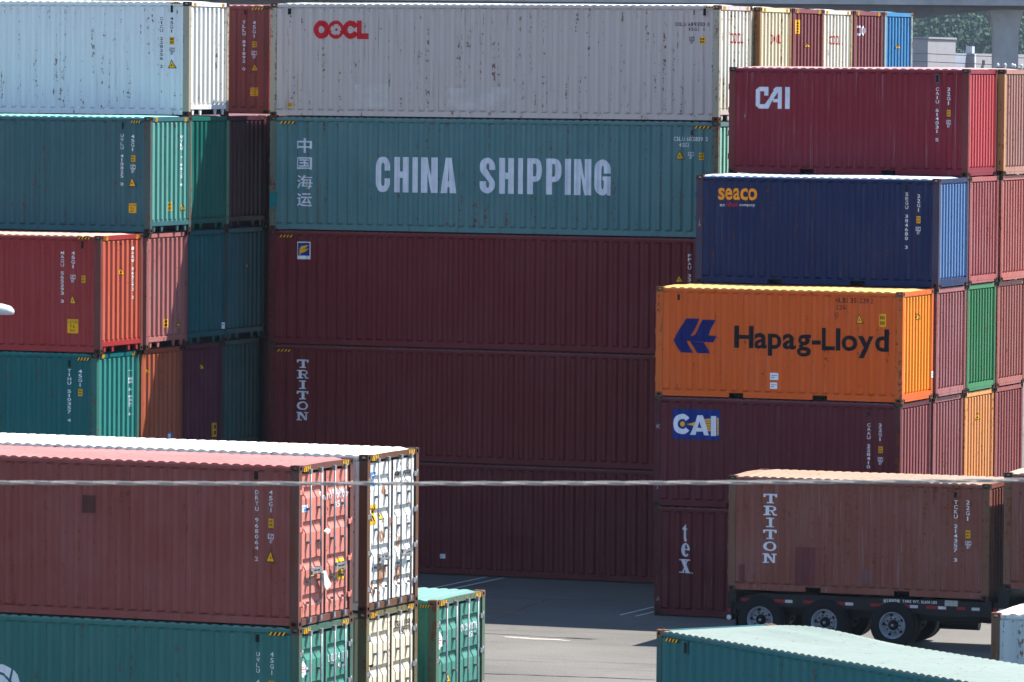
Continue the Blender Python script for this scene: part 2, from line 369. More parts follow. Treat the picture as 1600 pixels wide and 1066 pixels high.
def m_door(typ,s):
    L,H=DIM[typ]; z0,z1=.165,H-.15; y0,y1=(.012,1.07) if s>0 else (-1.07,-.012)
    p=[q for q in DP[typ] if z0-.01<q[0]<z1+.05 or q[0]==.17]; p=[q for q in p if .16<q[0]<H-.15]
    rows=[]
    ys=[y0,y0+.09,y0+.11,y1-.11,y1-.09,y1]
    for k,y in enumerate(ys): rows.append([((L/2-.03) if k in(0,1,4,5) else d,y,z) for z,d in p])
    mb=sheet(rows)
    mb.box(L/2-.06,L/2-.022,y0,y0+.022,z0,z1,1); mb.box(L/2-.06,L/2-.022,y1-.022,y1,z0,z1,1)
    return mb.mesh('door',False)
def m_rod(typ):
    L,H=DIM[typ]; mb=MB().tube([(0,0,.1),(0,0,H-.1)],.019,8)
    for z in(.12,H-.125): mb.box(-.055,.02,-.04,.04,z-.045,z+.045)
    for z in(.42,.8,1.5,2.1): mb.box(-.06,.008,-.035,.035,z-.022,z+.022)
    return mb.mesh('lock_rod')
def m_handle(): return MB().box(.012,.032,-.02,.44,-.018,.018).box(-.04,.035,.36,.42,-.045,.03).box(-.005,.04,-.04,.03,-.035,.035).mesh('handle')
def m_hinge(): return MB().box(-.02,.022,-.075,.075,-.045,.045).tube([(.012,.05,-.07),(.012,.05,.07)],.018,6).mesh('hinge')
def m_vent(): return MB().box(-.5,.5,-.045,-.004,-.5,.5).box(-.36,.36,-.052,-.0455,-.4,.4,1).mesh('vent')
ALLC={}; HINGED=('R01','R02','R03','R14','R25','T','C01','C02','C03','C04','C05')
def container(cid,name,label,col,group=None,doors='left',rust=.3,fade=.25,scratch=.3,frame=None,roofcol=None,casting=(58,44,36),hardware=False,frust=.75,sunlit_endcol=None,hump=False,detail=True):
    typ,cx,cy,z,yaw,h=BOX[cid]; L,H=DIM[typ]
    root=empty(name,(cx,cy,z),yaw); root.scale=(1,1,h/H); tag(root,label,'shipping container',group); ALLC[cid]=root
    hx=''.join('%02x'%v for v in col)
    P=paint('paint_'+hx,col,rust,fade,.5,scratch); fc=frame or tuple(int(v*.86) for v in col)
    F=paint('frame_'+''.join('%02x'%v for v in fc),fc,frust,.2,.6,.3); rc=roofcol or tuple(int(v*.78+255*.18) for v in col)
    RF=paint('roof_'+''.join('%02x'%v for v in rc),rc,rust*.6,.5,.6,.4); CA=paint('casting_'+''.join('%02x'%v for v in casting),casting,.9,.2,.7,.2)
    E=paint('paint_'+''.join('%02x'%v for v in sunlit_endcol),sunlit_endcol,rust,fade,.5,scratch) if sunlit_endcol else P  # ends and doors painted lighter than the sides: sunlight put into their colour
    rot=0 if doors=='right' else pi   # local build has the blind end at +X when doors are at the left
    er=0 if doors=='left' else pi
    for r in(0,pi):
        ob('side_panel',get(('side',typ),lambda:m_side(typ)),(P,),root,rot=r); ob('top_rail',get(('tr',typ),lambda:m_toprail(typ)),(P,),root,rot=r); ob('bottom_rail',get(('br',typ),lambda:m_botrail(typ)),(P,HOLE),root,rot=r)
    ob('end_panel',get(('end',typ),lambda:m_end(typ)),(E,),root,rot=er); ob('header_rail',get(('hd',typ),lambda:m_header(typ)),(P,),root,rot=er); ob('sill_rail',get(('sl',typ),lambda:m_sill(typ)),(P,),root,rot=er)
    ob('header_rail',get(('hd',typ),lambda:m_header(typ)),(F if hardware else P,),root,rot=er+pi); ob('door_sill',get(('ds',typ),lambda:m_doorsill(typ)),(F,),root,rot=er+pi)
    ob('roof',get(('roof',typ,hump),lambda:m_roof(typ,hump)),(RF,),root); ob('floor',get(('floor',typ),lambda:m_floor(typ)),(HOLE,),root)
    for s in(-1,1):
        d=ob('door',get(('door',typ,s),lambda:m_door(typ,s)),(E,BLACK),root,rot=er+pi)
        if hardware:
            for y in(.3,.78):
                ob('lock_rod',get(('rod',typ),lambda:m_rod(typ)),(GALV,),d,(L/2+.035,s*y,0))
                ob('handle',get('handle',m_handle),(GALV,),d,(L/2+.035,{(1,.3):.3,(1,.78):.36,(-1,.3):-.72,(-1,.78):-.78}[(s,y)],.95 if y<.5 else 1.02))
            for k in range(4): ob('hinge',get('hinge',m_hinge),(GALV if cid!='D2' else E,),d,(L/2-.02,s*1.1,.42+k*(H-.9)/3),0 if s>0 else pi*0)
    if not hardware and cid in HINGED:
        for k in range(4): ob('hinge',get('hinge',m_hinge),(F,),d,(L/2-.0,1.13,.42+k*(H-.9)/3))
    for sx in(1,-1):
        for sy in(1,-1):
            key=(sx,sy)
            def mk():
                me=m_post(); 
                for v in me.vertices: v.co.x*=-sx; v.co.y*=-sy
                if sx*sy<0: me.flip_normals()
                return me
            # the shared post mesh is one metre tall and stretched to fit between its castings
            p=ob('corner_post',get(('post',key,typ),lambda:post_mesh(mk(),H)),(F,),root,(sx*(L/2),sy*W2,0))
            for sz in(1,-1):
                ob('corner_casting',get(('cast',sx,sy,sz),lambda:m_casting(sx,sy,sz)),(CA,HOLE),p,(-sx*.086,-sy*.078,(H-.06 if sz>0 else .06)))
    return root
def post_mesh(me,H):
    for v in me.vertices: v.co.z=.117+v.co.z*(H-.234)
    return me
SUN,SKY,EXPO,HAZE=5,.10,1.8,.00004
BOX={
'C01':('HC',-6.096,1.219,0.000,0.0000,2.840),
'C02':('HC',-6.096,1.219,2.840,0.0000,2.895),
'C03':('HC',-6.096,1.219,5.735,0.0000,2.930),
'C04':('HC',-6.096,1.219,8.665,0.0000,2.910),
'C05':('HC',-6.096,1.219,11.575,0.0000,2.895),
'C15':('HC',-5.928,3.769,11.560,0.0000,2.894),
'C25':('HC',-5.929,6.319,11.560,0.0000,2.894),
'C35':('HC',-5.990,8.869,11.560,0.0000,2.894),
'C45':('HC',-5.980,11.419,11.560,0.0000,2.894),
'C55':('HC',-5.961,13.969,11.560,0.0000,2.894),
'C11':('HC',-5.996,3.769,0.000,0.0000,2.890),
'C12':('HC',-5.996,3.769,2.890,0.0000,2.890),
'C13':('HC',-5.996,3.769,5.780,0.0000,2.890),
'C14':('HC',-5.996,3.769,8.670,0.0000,2.890),
'L03':('HC',-19.319,-6.563,5.788,0.0067,2.894),
'L02':('HC',-19.407,-6.563,2.894,0.0067,2.894),
'L14':('HC',-19.209,-4.011,8.682,0.0067,2.894),
'L13':('HC',-19.295,-4.012,5.788,0.0067,2.894),
'L12':('HC',-19.423,-4.013,2.894,0.0067,2.894),
'L25':('HC',-19.359,-1.462,11.576,0.0067,2.894),
'L24':('HC',-19.329,-1.461,8.682,0.0067,2.894),
'L23':('HC',-19.373,-1.462,5.788,0.0067,2.894),
'L22':('HC',-19.488,-1.463,2.894,0.0067,2.894),
'L34':('HC',-19.454,1.088,8.682,0.0067,2.894),
'L33':('HC',-19.471,1.088,5.788,0.0067,2.894),
'L32':('HC',-19.549,1.088,2.894,0.0067,2.894),
'L01':('HC',-19.277,-6.563,0.000,0.0067,2.894),
'L11':('HC',-19.294,-4.012,0.000,0.0067,2.894),
'L21':('HC',-19.311,-1.461,0.000,0.0067,2.894),
'L31':('HC',-19.329,1.089,0.000,0.0067,2.894),
'L41':('HC',-19.377,3.798,0.000,0.0067,2.894),
'L42':('HC',-19.377,3.798,2.894,0.0067,2.894),
'L43':('HC',-19.377,3.798,5.788,0.0067,2.894),
'L44':('HC',-19.377,3.798,8.682,0.0067,2.894),
'L51':('HC',-20.277,6.348,0.000,0.0067,2.894),
'L52':('HC',-20.277,6.348,2.894,0.0067,2.894),
'L53':('HC',-20.277,6.348,5.788,0.0067,2.894),
'L54':('HC',-20.277,6.348,8.682,0.0067,2.894),
'TL':('HC',-20.592,6.178,11.576,0.0067,2.894),
'R02':('ST',4.210,-6.351,2.588,0.0124,2.588),
'R03':('ST',4.240,-6.351,5.176,0.0124,2.588),
'R12':('ST',4.198,-3.797,2.588,0.0124,2.588),
'R22':('ST',4.183,-1.244,2.588,0.0124,2.588),
'R32':('ST',4.162,1.309,2.588,0.0124,2.588),
'R13':('ST',4.252,-3.797,5.176,0.0124,2.588),
'R23':('ST',4.213,-1.244,5.176,0.0124,2.588),
'R33':('ST',4.185,1.309,5.176,0.0124,2.588),
'R14':('ST',4.282,-3.796,7.763,0.0124,2.588),
'R24':('ST',4.243,-1.243,7.763,0.0124,2.588),
'R34':('ST',4.248,1.310,7.763,0.0124,2.588),
'R25':('ST',4.178,-1.244,10.351,0.0124,2.588),
'R35':('ST',4.295,1.311,10.351,0.0124,2.588),
'R01':('ST',4.265,-6.350,0.000,0.0124,2.588),
'R11':('ST',4.234,-3.797,0.000,0.0124,2.588),
'R21':('ST',4.202,-1.244,0.000,0.0124,2.588),
'R31':('ST',4.171,1.309,0.000,0.0124,2.588),
'T':('ST',7.880,-11.361,1.171,0.0321,2.591),
'T2':('ST',14.265,-11.156,1.441,0.0321,2.591),
'D2':('HC',0.741,-39.646,2.894,0.0035,2.894),
'D1':('HC',0.761,-39.646,0.000,0.0035,2.894),
'W2':('HC',0.700,-36.476,2.894,0.0035,2.894),
'W1':('HC',0.700,-36.476,0.000,0.0035,2.894),
'G1':('HC',0.917,-33.667,0.000,0.0035,2.894),
'K':('HC',18.215,-40.859,0.000,-0.6524,2.896),
'Q':('HC',23.198,-31.191,0.000,0.0000,2.896),
}
DEC=[
('L25', 'vtext', 'CICU 228256 2', 5.322, 1.857, 0.089, 1.308, 'dark', 'S'),
('L25','vtext','45G1',5.604,2.303,0.089,0.42,'dark','S'),
('L25','yellow','',5.606,1.9,0.142,0.193,'white','S'),
('L25','grid','',5.608,1.633,0.142,0.178,'dark','S'),
('L25','tri','',5.61,1.318,0.249,0.226,'white','S'),
('L14', 'vtext', 'UWLU 410825 0', 5.31, 1.816, 0.097, 1.305, 'white', 'S'),
('L14','vtext','45G1',5.606,2.242,0.097,0.429,'white','S'),
('L14','yellow','',5.616,1.852,0.123,0.159,'white','S'),
('L14','grid','',5.61,1.59,0.141,0.207,'white','S'),
('L14','tri','',5.594,1.272,0.246,0.239,'white','S'),
('L14','caution','',5.598,0.619,0.211,0.238,'white','S'),
('L03', 'vtext', 'MAGU 565293 3', 5.053, 1.866, 0.096, 1.287, 'white', 'S'),
('L03','vtext','45G1',5.346,2.296,0.096,0.439,'white','S'),
('L03','yellow','',5.626,1.824,0.104,0.173,'white','S'),
('L03','grid','',5.332,1.825,0.139,0.188,'white','S'),
('L03','tri','',5.334,1.323,0.208,0.22,'white','S'),
('L03','caution','',5.328,0.664,0.295,0.345,'white','S'),
('L02', 'vtext', 'TIHU 510357 4', 5.347, 1.859, 0.096, 1.32, 'white', 'S'),
('L02','vtext','45G1',5.64,2.292,0.095,0.44,'white','S'),
('L02','yellow','',5.642,1.938,0.104,0.173,'white','S'),
('TL', 'vtext', 'TLLU 891892 0', 5.358, 1.819, 0.084, 1.343, 'white', 'S'),
('TL','vtext','45G1',5.653,2.254,0.084,0.476,'white','S'),
('TL','yellow','',5.656,1.854,0.112,0.153,'white','S'),
('TL','grid','',5.649,1.574,0.13,0.204,'white','S'),
('TL','tri','',5.67,1.252,0.205,0.204,'white','S'),
('TL','caution','',5.646,0.596,0.223,0.221,'white','S'),
('D2', 'vtext', 'DRYU 968064 2', 5.264, 1.798, 0.087, 1.291, 'white', 'S'),
('D2','vtext','45G1',5.534,2.243,0.087,0.422,'white','S'),
('D2','yellow','',5.544,1.849,0.112,0.16,'white','S'),
('D2','grid','',5.54,1.57,0.125,0.171,'white','S'),
('D2','tri','',5.535,1.266,0.212,0.229,'white','S'),
('D1', 'vtext', 'UWLU 411610 6', 5.288, 1.803, 0.087, 1.283, 'white', 'S'),
('D1','vtext','45G1',5.56,2.24,0.087,0.435,'white','S'),
('D1','yellow','',5.55,1.851,0.125,0.16,'white','S'),
('R25', 'vtext', 'CAIU 614031 5', 2.244, 1.49, 0.088, 1.319, 'white', 'S'),
('R25','vtext','22G1',2.526,1.93,0.088,0.444,'white','S'),
('R25','yellow','',2.531,1.524,0.096,0.153,'white','S'),
('R25','grid','',2.527,1.263,0.112,0.184,'white','S'),
('R14', 'vtext', 'SEGU 384680 3', 2.223, 1.586, 0.086, 1.358, 'white', 'S'),
('R14','vtext','22G1',2.517,2.006,0.086,0.437,'white','S'),
('R14','yellow','',2.514,1.614,0.11,0.166,'white','S'),
('R14','grid','',2.51,1.35,0.125,0.181,'white','S'),
('R02', 'vtext', 'CAAU 228410 7', 2.266, 1.489, 0.086, 1.266, 'white', 'S'),
('R02','vtext','22G1',2.54,1.914,0.085,0.431,'white','S'),
('R02','yellow','',2.554,1.506,0.109,0.148,'white','S'),
('R02','grid','',2.549,1.238,0.124,0.178,'white','S'),
('T', 'vtext', 'TCKU 214357 3', 2.258, 1.523, 0.088, 1.394, 'white', 'S'),
('T','vtext','22G1',2.531,1.989,0.088,0.483,'white','S'),
('T','yellow','',2.538,1.462,0.117,0.171,'white','S'),
('T','grid','',2.548,1.221,0.132,0.17,'white','S'),
('C03', 'vtext', 'FFAU 334150 7', 5.366, 1.9, 0.084, 1.291, 'white', 'S'),
('C03','tri','',5.094,1.926,0.204,0.175,'white','S'),
('C05', 'text', 'OOLU 689300 0', 5.364, 2.415, 0.913, 0.095, 'dark', 'S'),
('C05','text','45G1',5.4,2.292,0.27,0.087,'dark','S'),
('C05','grid','',5.361,2.01,0.118,0.175,'dark','S'),
('C05','yellow','',5.64,2.011,0.135,0.175,'white','S'),
('C04', 'text', 'CSLU 602839 5', 5.353, 2.476, 0.898, 0.103, 'white', 'S'),
('C04','text','45G1',5.186,2.324,0.254,0.103,'white','S'),
('C04','tri','',5.078,2.08,0.237,0.223,'white','S'),
('C04','grid','',5.366,2.06,0.135,0.175,'white','S'),
('C04','yellow','',5.646,2.047,0.118,0.175,'white','S'),
('R03', 'text', 'HLBU 351239 2', 1.852, 2.366, 0.903, 0.119, 'dark', 'S'),
('R03','text','22G1',1.534,2.202,0.265,0.104,'dark','S'),
('R03','grid','',1.412,1.99,0.11,0.163,'dark','S'),
('R03','tri','',1.974,1.952,0.203,0.238,'white','S'),
('R03','yellow2','',2.533,1.92,0.17,0.297,'white','S'),
('R03','paper','',-0.092,0.548,0.205,0.165,'white','S'),
('R03','paper','',-0.105,0.331,0.174,0.15,'white','S'),
('C05','oocl','',-4.151,2.226,1.528,0.472,'red','S'),
('C05','yellow','',-5.554,0.299,0.161,0.098,'white','S'),
('C04','heavy','CHINA',-2.054,1.47,2.218,0.892,'bluewhite','S'),
('C04','heavy','SHIPPING',1.464,1.483,3.526,0.9,'bluewhite','S'),
('C04','cjk','中',-5.143,2.176,0.429,0.375,'bluewhite','S'),
('C04','cjk','国',-5.14,1.718,0.429,0.31,'bluewhite','S'),
('C04','cjk','海',-5.136,1.244,0.429,0.344,'bluewhite','S'),
('C04','cjk','运',-5.133,0.786,0.43,0.344,'bluewhite','S'),
('C03','florens','',-5.132,2.423,0.376,0.442,'white','S'),
('C02','triton','',-5.141,1.744,0.34,1.559,'bluewhite','S'),
('C01','paper','',-1.229,0.469,0.14,0.114,'white','S'),
('R25','caislant','',-1.926,1.847,0.867,0.528,'bluewhite','S'),
('R14','seaco','seaco',-1.992,2.145,0.967,0.29,'orange','S'),
('R14','seacosub','',-2.006,1.885,0.87,0.106,'white','S'),
('R03','hllogo','',-2.072,1.449,1.081,0.812,'navy','S'),
('R03','helv','Hapag-Lloyd',0.8,1.372,3.774,0.686,'dark','S'),
('R02','caibeam','',-1.981,1.954,1.194,0.708,'white','S'),
('R01','tex','',-2.258,1.602,0.335,1.177,'bluewhite','S'),
('T','triton','',-2.052,1.426,0.331,1.555,'bluewhite','S'),
('D1','emblem','',0.169,1.644,0.856,0.782,'white','S'),
('C05','hazard','',5.834,2.833,0.303,0.04,'white','S'),
('C04','hazard','',-5.613,2.758,0.43,0.065,'white','S'),
('C04','hazard','',5.672,2.77,0.423,0.063,'white','S'),
('C03','hazard','',-5.618,2.782,0.377,0.066,'white','S'),
('C02','hazard','',-5.659,2.744,0.395,0.058,'white','S'),
('L25','hazard','',5.707,2.852,0.284,0.048,'white','S'),
('L14','hazard','',5.69,2.764,0.28,0.055,'white','S'),
('L03','hazard','',5.656,2.835,0.347,0.063,'white','S'),
('L02','hazard','',5.733,2.762,0.33,0.071,'white','S'),
('TL','hazard','',5.752,2.802,0.353,0.06,'white','S'),
('D1','hazard','',5.675,2.776,0.336,0.063,'white','S'),
('G1','hazard','',5.861,2.776,0.208,0.048,'white','S'),
('K','hazard','',-5.586,2.744,0.424,0.063,'white','S'),
('L25','vent','',5.61,2.706,0.089,0.226,'same','S'),
('L14','vent','',5.34,2.668,0.071,0.207,'same','S'),
('L03','vent','',5.595,2.662,0.087,0.219,'same','S'),
('L02','vent','',5.352,2.637,0.087,0.204,'same','S'),
('TL','vent','',5.39,2.702,0.075,0.153,'same','S'),
('C05','vent','',-5.571,2.684,0.126,0.196,'same','S'),
('C05','vent','',5.7,2.718,0.101,0.221,'same','S'),
('C04','vent','',5.394,2.633,0.068,0.143,'same','S'),
('R25','vent','',2.241,2.349,0.08,0.214,'teal','S'),
('R14','vent','',2.222,2.364,0.079,0.196,'same','S'),
('R03','vent','',-2.472,2.349,0.08,0.166,'same','S'),
('R02','vent','',2.264,2.323,0.077,0.134,'same','S'),
('T','vent','',2.247,2.334,0.088,0.142,'same','S'),
('D2','vent','',5.257,2.696,0.1,0.183,'same','S'),
('D1','vent','',5.283,2.68,0.1,0.172,'same','S'),
('K','vent','',-5.14,2.65,0.126,0.239,'same','S'),
('L14', 'vtext', 'UWLU 410825 0', 0.681, 1.78, 0.23, 1.303, 'white', 'E'),
('L14','yellow','',-0.01,0.644,0.19,0.225,'white','E'),
('L14','tri','',0.734,0.645,0.307,0.225,'white','E'),
('L03', 'vtext', 'MAGU 565293 3', 0.677, 1.932, 0.222, 1.316, 'white', 'E'),
('L03','tri','',-0.006,1.993,0.33,0.189,'white','E'),
('L02', 'vtext', 'TIHU 510357 4', 0.714, 1.846, 0.223, 1.145, 'white', 'E'),
('L13','tri','',0.712,0.588,0.346,0.162,'white','E'),
('L13','yellow','',-0.051,0.609,0.266,0.209,'white','E'),
('L12','tri','',-0.818,2.355,0.263,0.128,'white','E'),
('L12','paperblue','',0.549,0.645,0.306,0.162,'white','E'),
('L22','tri','',-0.025,2.304,0.313,0.147,'white','E'),
('L22','yellow','',0.747,0.634,0.316,0.362,'white','E'),
('L33','tri','',0.14,1.928,0.325,0.149,'white','E'),
('L23','paper','',1.01,0.41,0.159,0.165,'white','E'),
('C05','text','OOCL',0.126,2.08,0.907,0.256,'red','E'),
('C15','text','OOCL',0.035,2.1,0.79,0.227,'red','E'),
('C35','text','OOCL',-0.146,2.103,0.84,0.234,'red','E'),
('C25','ystrip','',-0.824,2.424,0.404,0.36,'white','E'),
('C25','tri','',-0.048,1.97,0.509,0.132,'white','E'),
('C45','text','to',-0.609,2.399,0.754,0.322,'white','E'),
('C55','tri','',-0.044,1.986,0.504,0.139,'white','E'),
('R03','tri','',0.037,2.004,0.458,0.18,'white','E'),
('R22','tri','',-0.087,1.963,0.491,0.171,'white','E'),
('R03','paper','',1.25,0.57,0.311,0.151,'white','E'),
('D2', 'text', 'DRYU 968064', 0.467, 2.288, 1.337, 0.174, 'white', 'E'),
('D2','text','45G1',0.656,2.095,0.496,0.116,'white','E'),
('D2','papern','',-0.994,2.111,0.453,0.126,'white','E'),
('D2','tri','',-0.549,0.962,0.286,0.207,'white','E'),
('D2','yellow2','',0.75,0.905,0.351,0.372,'white','E'),
('W2','florens','',-0.946,2.404,0.39,0.365,'white','E'),
('W2', 'text', 'CBHU 755849', 0.635, 2.44, 1.018, 0.143, 'dark', 'E'),
('W2','text','45G1',0.56,2.278,0.431,0.095,'dark','E'),
('W2','yellow2','',-0.934,1.78,0.39,0.365,'white','E'),
('W2','tri','',-0.528,1.769,0.302,0.213,'white','E'),
('W1', 'text', 'CBHU 199840', 0.675, 2.544, 0.988, 0.155, 'dark', 'E'),
('W1','text','45G1',0.646,2.391,0.371,0.107,'dark','E'),
('D1','diamond','',-0.977,2.134,0.426,0.31,'white','E'),
('D1', 'text', 'UWLU 411610', 0.647, 2.229, 0.994, 0.14, 'white', 'E'),
('D1','text','45G1',0.736,2.069,0.293,0.094,'white','E'),
('G1','diamond','',-1.003,2.116,0.412,0.35,'white','E'),
('G1', 'text', 'UWLU 410760', 0.516, 2.26, 0.91, 0.135, 'white', 'E'),
('G1','text','45G1',0.615,2.104,0.326,0.111,'white','E'),
('G1','tri','',-0.576,1.381,0.287,0.17,'white','E'),
('W1','blacktri','',-0.925,1.83,0.24,0.165,'dark','E'),
('W2','blotch','',-0.519,1.344,0.544,0.26,'ruststain','E'),
('W2','blotch','',-0.46,0.654,0.515,0.498,'ruststain','E'),
('W2','blotch','',0.316,0.604,0.491,0.382,'ruststain','E'),
('W2','blotch','',-0.071,1.631,0.244,0.284,'ruststain','E'),
('W2','blotch','',-0.863,0.415,0.3,0.354,'ruststain','E'),
('W2','blotch','',0.396,1.187,0.307,0.274,'ruststain','E'),
('W2','blotch','',-0.385,2.179,0.242,0.178,'ruststain','E'),
('W2','blotch','',-0.781,0.102,0.752,0.142,'ruststain','E'),
('W2','blotch','',0.296,0.118,0.675,0.167,'ruststain','E'),
('D2','hazard','',-0.86,2.819,0.3,0.1,'white','E'),
('D2','hazard','',0.86,2.819,0.3,0.1,'white','E'),
('D1','hazard','',-0.86,2.819,0.3,0.1,'white','E'),
('D1','hazard','',0.86,2.819,0.3,0.1,'white','E'),
('W2','hazard','',-0.86,2.819,0.3,0.1,'white','E'),
('W2','hazard','',0.86,2.819,0.3,0.1,'white','E'),
('W1','hazard','',-0.86,2.819,0.3,0.1,'white','E'),
('W1','hazard','',0.86,2.819,0.3,0.1,'white','E'),
('G1','hazard','',-0.86,2.819,0.3,0.1,'white','E'),
('G1','hazard','',0.86,2.819,0.3,0.1,'white','E'),
('L14','hazard','',-0.86,2.819,0.15,0.1,'white','E'),
('L14','hazard','',0.86,2.819,0.15,0.1,'white','E'),
('L03','hazard','',-0.86,2.819,0.15,0.1,'white','E'),
('L03','hazard','',0.86,2.819,0.15,0.1,'white','E'),
('L02','hazard','',-0.86,2.819,0.15,0.1,'white','E'),
('L02','hazard','',0.86,2.819,0.15,0.1,'white','E'),
('C05','hazard','',-0.86,2.82,0.15,0.1,'white','E'),
('C05','hazard','',0.86,2.82,0.15,0.1,'white','E'),
('C15','hazard','',-0.86,2.819,0.15,0.1,'white','E'),
('C15','hazard','',0.86,2.819,0.15,0.1,'white','E'),
('C25','hazard','',-0.86,2.819,0.15,0.1,'white','E'),
('C25','hazard','',0.86,2.819,0.15,0.1,'white','E'),
('C35','hazard','',-0.86,2.819,0.15,0.1,'white','E'),
('C35','hazard','',0.86,2.819,0.15,0.1,'white','E'),
('C45','hazard','',-0.86,2.819,0.15,0.1,'white','E'),
('C45','hazard','',0.86,2.819,0.15,0.1,'white','E'),
('L25','hazard','',-0.86,2.819,0.15,0.1,'white','E'),
('L25','hazard','',0.86,2.819,0.15,0.1,'white','E'),
('C05','patch','',-3.304,0.534,0.955,0.65,'greypatch','S'),
('C05','patch','',-0.344,0.507,1.761,0.597,'greypatch','S'),
('T','patch','',-1.232,0.607,0.479,0.862,'maroonpatch','S'),
('T','patch','',0.21,0.418,0.282,0.315,'maroonpatch2','S'),
('T','patch','',-2.71,0.378,0.136,0.433,'maroonpatch','S'),
('D2','patch','',1.937,2.06,0.282,0.323,'brownpatch','S'),
('C01','patch','',0.874,0.878,0.817,0.405,'redpatch','S'),
('C04','post','',-5.993,0.788,0.216,0.377,'tealpatch','S'),
('D2','scrawl','EVG',4.73,0.105,0.313,0.126,'white','S'),
('R01','scrawl','A',-2.957,0.386,0.192,0.197,'white','S'),
('R02','scrawl','MC',-2.913,1.888,0.16,0.151,'white','S'),
('R02','scrawl','x2',-2.898,0.461,0.16,0.166,'white','S'),
('R25','scrawl','45',-2.625,1.397,0.082,0.202,'white','S'),
('R14','scrawl','JL',-2.946,1.433,0.114,0.276,'white','S')]
# ---------------------------------------------------------------- the containers, by where they stand
MA=(104,50,54)
# central stack
CS='containers of the central stack'
container('C05','container','light grey rust-streaked container with red letters, topmost of the central stack',(202,188,184),CS,rust=.32,fade=.3,frame=(176,168,150),scratch=.2,roofcol=(225,225,222),casting=(84,58,46),frust=1,sunlit_endcol=(228,224,206))
container('C04','container','teal container with huge white two-word lettering, directly under the light grey one',(82,124,128),CS,rust=.25,fade=.35,frame=(104,112,98),casting=(70,54,46),sunlit_endcol=(150,205,190))
container('C03','container','maroon container with a small blue and yellow logo square, below the teal one',(106,22,32),CS,rust=.1,fade=.1,scratch=.1)
container('C02','container','maroon container with white vertical slab letters, second from ground in central stack',(102,24,30),CS,rust=.1,fade=.1,scratch=.1)
container('C01','container','plain maroon container with small white sticker, on the asphalt under the central stack',(94,22,30),CS,rust=.15,fade=.1,scratch=.2)
TR='container ends in the top row behind the central stack'
container('C15','container','cream container with rust-edged white end, first behind the light grey container',(224,206,166),TR,rust=.4,frame=(150,112,70),sunlit_endcol=(226,212,178),casting=(96,66,44))
container('C25','container','maroon container end with yellow strip sticker, between white ends in the top row',(128,58,60),TR,rust=.2)
container('C35','container','white container end with red letters, between two maroon ends of top row',(226,218,200),TR,rust=.35,frame=(170,150,110),casting=(120,80,70))
container('C45','container','maroon container end with a white logo, beside the blue end of the top row',(128,60,64),TR,rust=.2)
container('C55','container','bright blue container at the far right of the top row',(52,126,176),TR,rust=.15,frame=(140,150,150),casting=(150,110,70))
for l in range(1,5): container('C1%d'%l,'container','maroon container hidden behind the central stack',MA,'hidden containers behind the central stack')
# left block
LB='containers of the left block'
container('L25','container','white container with dark markings and a sunlit white end, topmost of the left block',(236,238,242),LB,rust=.22,fade=.2,scratch=.1,frame=(170,160,140),casting=(60,42,38),sunlit_endcol=(236,234,226),roofcol=(240,240,236))
container('L14','container','grey-teal container with a pale turquoise sunlit end, under the white one',(56,101,108),LB,rust=.1,fade=.2,frame=(70,92,90),sunlit_endcol=(96,160,148),roofcol=(120,190,180),scratch=.1)
container('L03','container','red container with an orange-red sunlit end and yellow caution label',(160,50,50),LB,rust=.15,fade=.15,sunlit_endcol=(200,96,72),frame=(112,58,54),roofcol=(220,160,140),scratch=.15)
container('L02','container','green container with white code letters, below the red one at the left',(4,98,100),LB,rust=.08,fade=.1,frame=(44,106,98),sunlit_endcol=(54,138,130),scratch=.1)
container('TL','container','brown container with white code letters glimpsed between the white and the light grey ones',(140,66,58),LB,rust=.1,fade=.1,scratch=.1)
EB='shaded container ends inside the left block'
container('L13','container','dusty pink container end half in shadow, right of the orange-red end',(172,106,102),EB,rust=.35,fade=.5,scratch=.5)
container('L12','container','orange-brown container end half in shadow, right of the turquoise end',(176,92,62),EB,rust=.2)
container('L24','container','green container end half in shadow, under the white end of the left block',(4,100,88),EB,rust=.1,frame=(110,150,120))
container('L23','container','dark teal container end in shadow, second from the pink one towards the centre',(0,92,100),EB,rust=.1)
container('L22','container','dark purple container end in shadow with a small triangle sticker',(92,18,52),EB,rust=.08)
container('L34','container','dark maroon container end in shadow, right of the half-lit green end',(64,18,40),EB,rust=.1)
container('L33','container','blue-teal container end in shadow, beside the blue logo square of the central stack',(4,94,106),EB,rust=.1)
container('L32','container','deep teal container end in shadow, beside the white slab letters of the central stack',(0,80,86),EB,rust=.08)
for r in range(4): container('L%d1'%r,'container','green container hidden at the bottom of the left block',(26,110,104),'hidden containers at the bottom of the left block')
for r in(4,5):
    for l in range(1,5): container('L%d%d'%(r,l),'container','maroon container hidden behind the shaded ends of the left block',MA,'hidden containers behind the left block')
# right block
RB='short containers of the right block'
container('R25','container','crimson short container with a slanted white logo, topmost of the right block',(130,24,44),RB,rust=.1,fade=.12,scratch=.55,frame=(116,46,48),sunlit_endcol=(196,74,78),casting=(56,38,38),roofcol=(176,126,124))
container('R14','container','navy blue short container with amber lettering, second from the top',(18,34,82),RB,rust=.15,fade=.1,scratch=.3,frame=(62,60,86),sunlit_endcol=(88,124,170),roofcol=(196,204,222),casting=(74,52,50))
container('R03','container','orange short container with big black lettering and a blue arrow logo',(218,94,24),RB,rust=.08,fade=.12,scratch=.15,frame=(204,98,36),sunlit_endcol=(246,146,22),roofcol=(204,156,92),casting=(120,76,50))
container('R02','container','brown short container with a blue and yellow lettered panel, under the orange one',(90,24,38),RB,rust=.1,fade=.1,scratch=.15,sunlit_endcol=(146,80,80))
container('R01','container','dark red short container with white serif letters, standing on the asphalt at the right',(90,22,32),RB,rust=.12,fade=.12,scratch=.25)
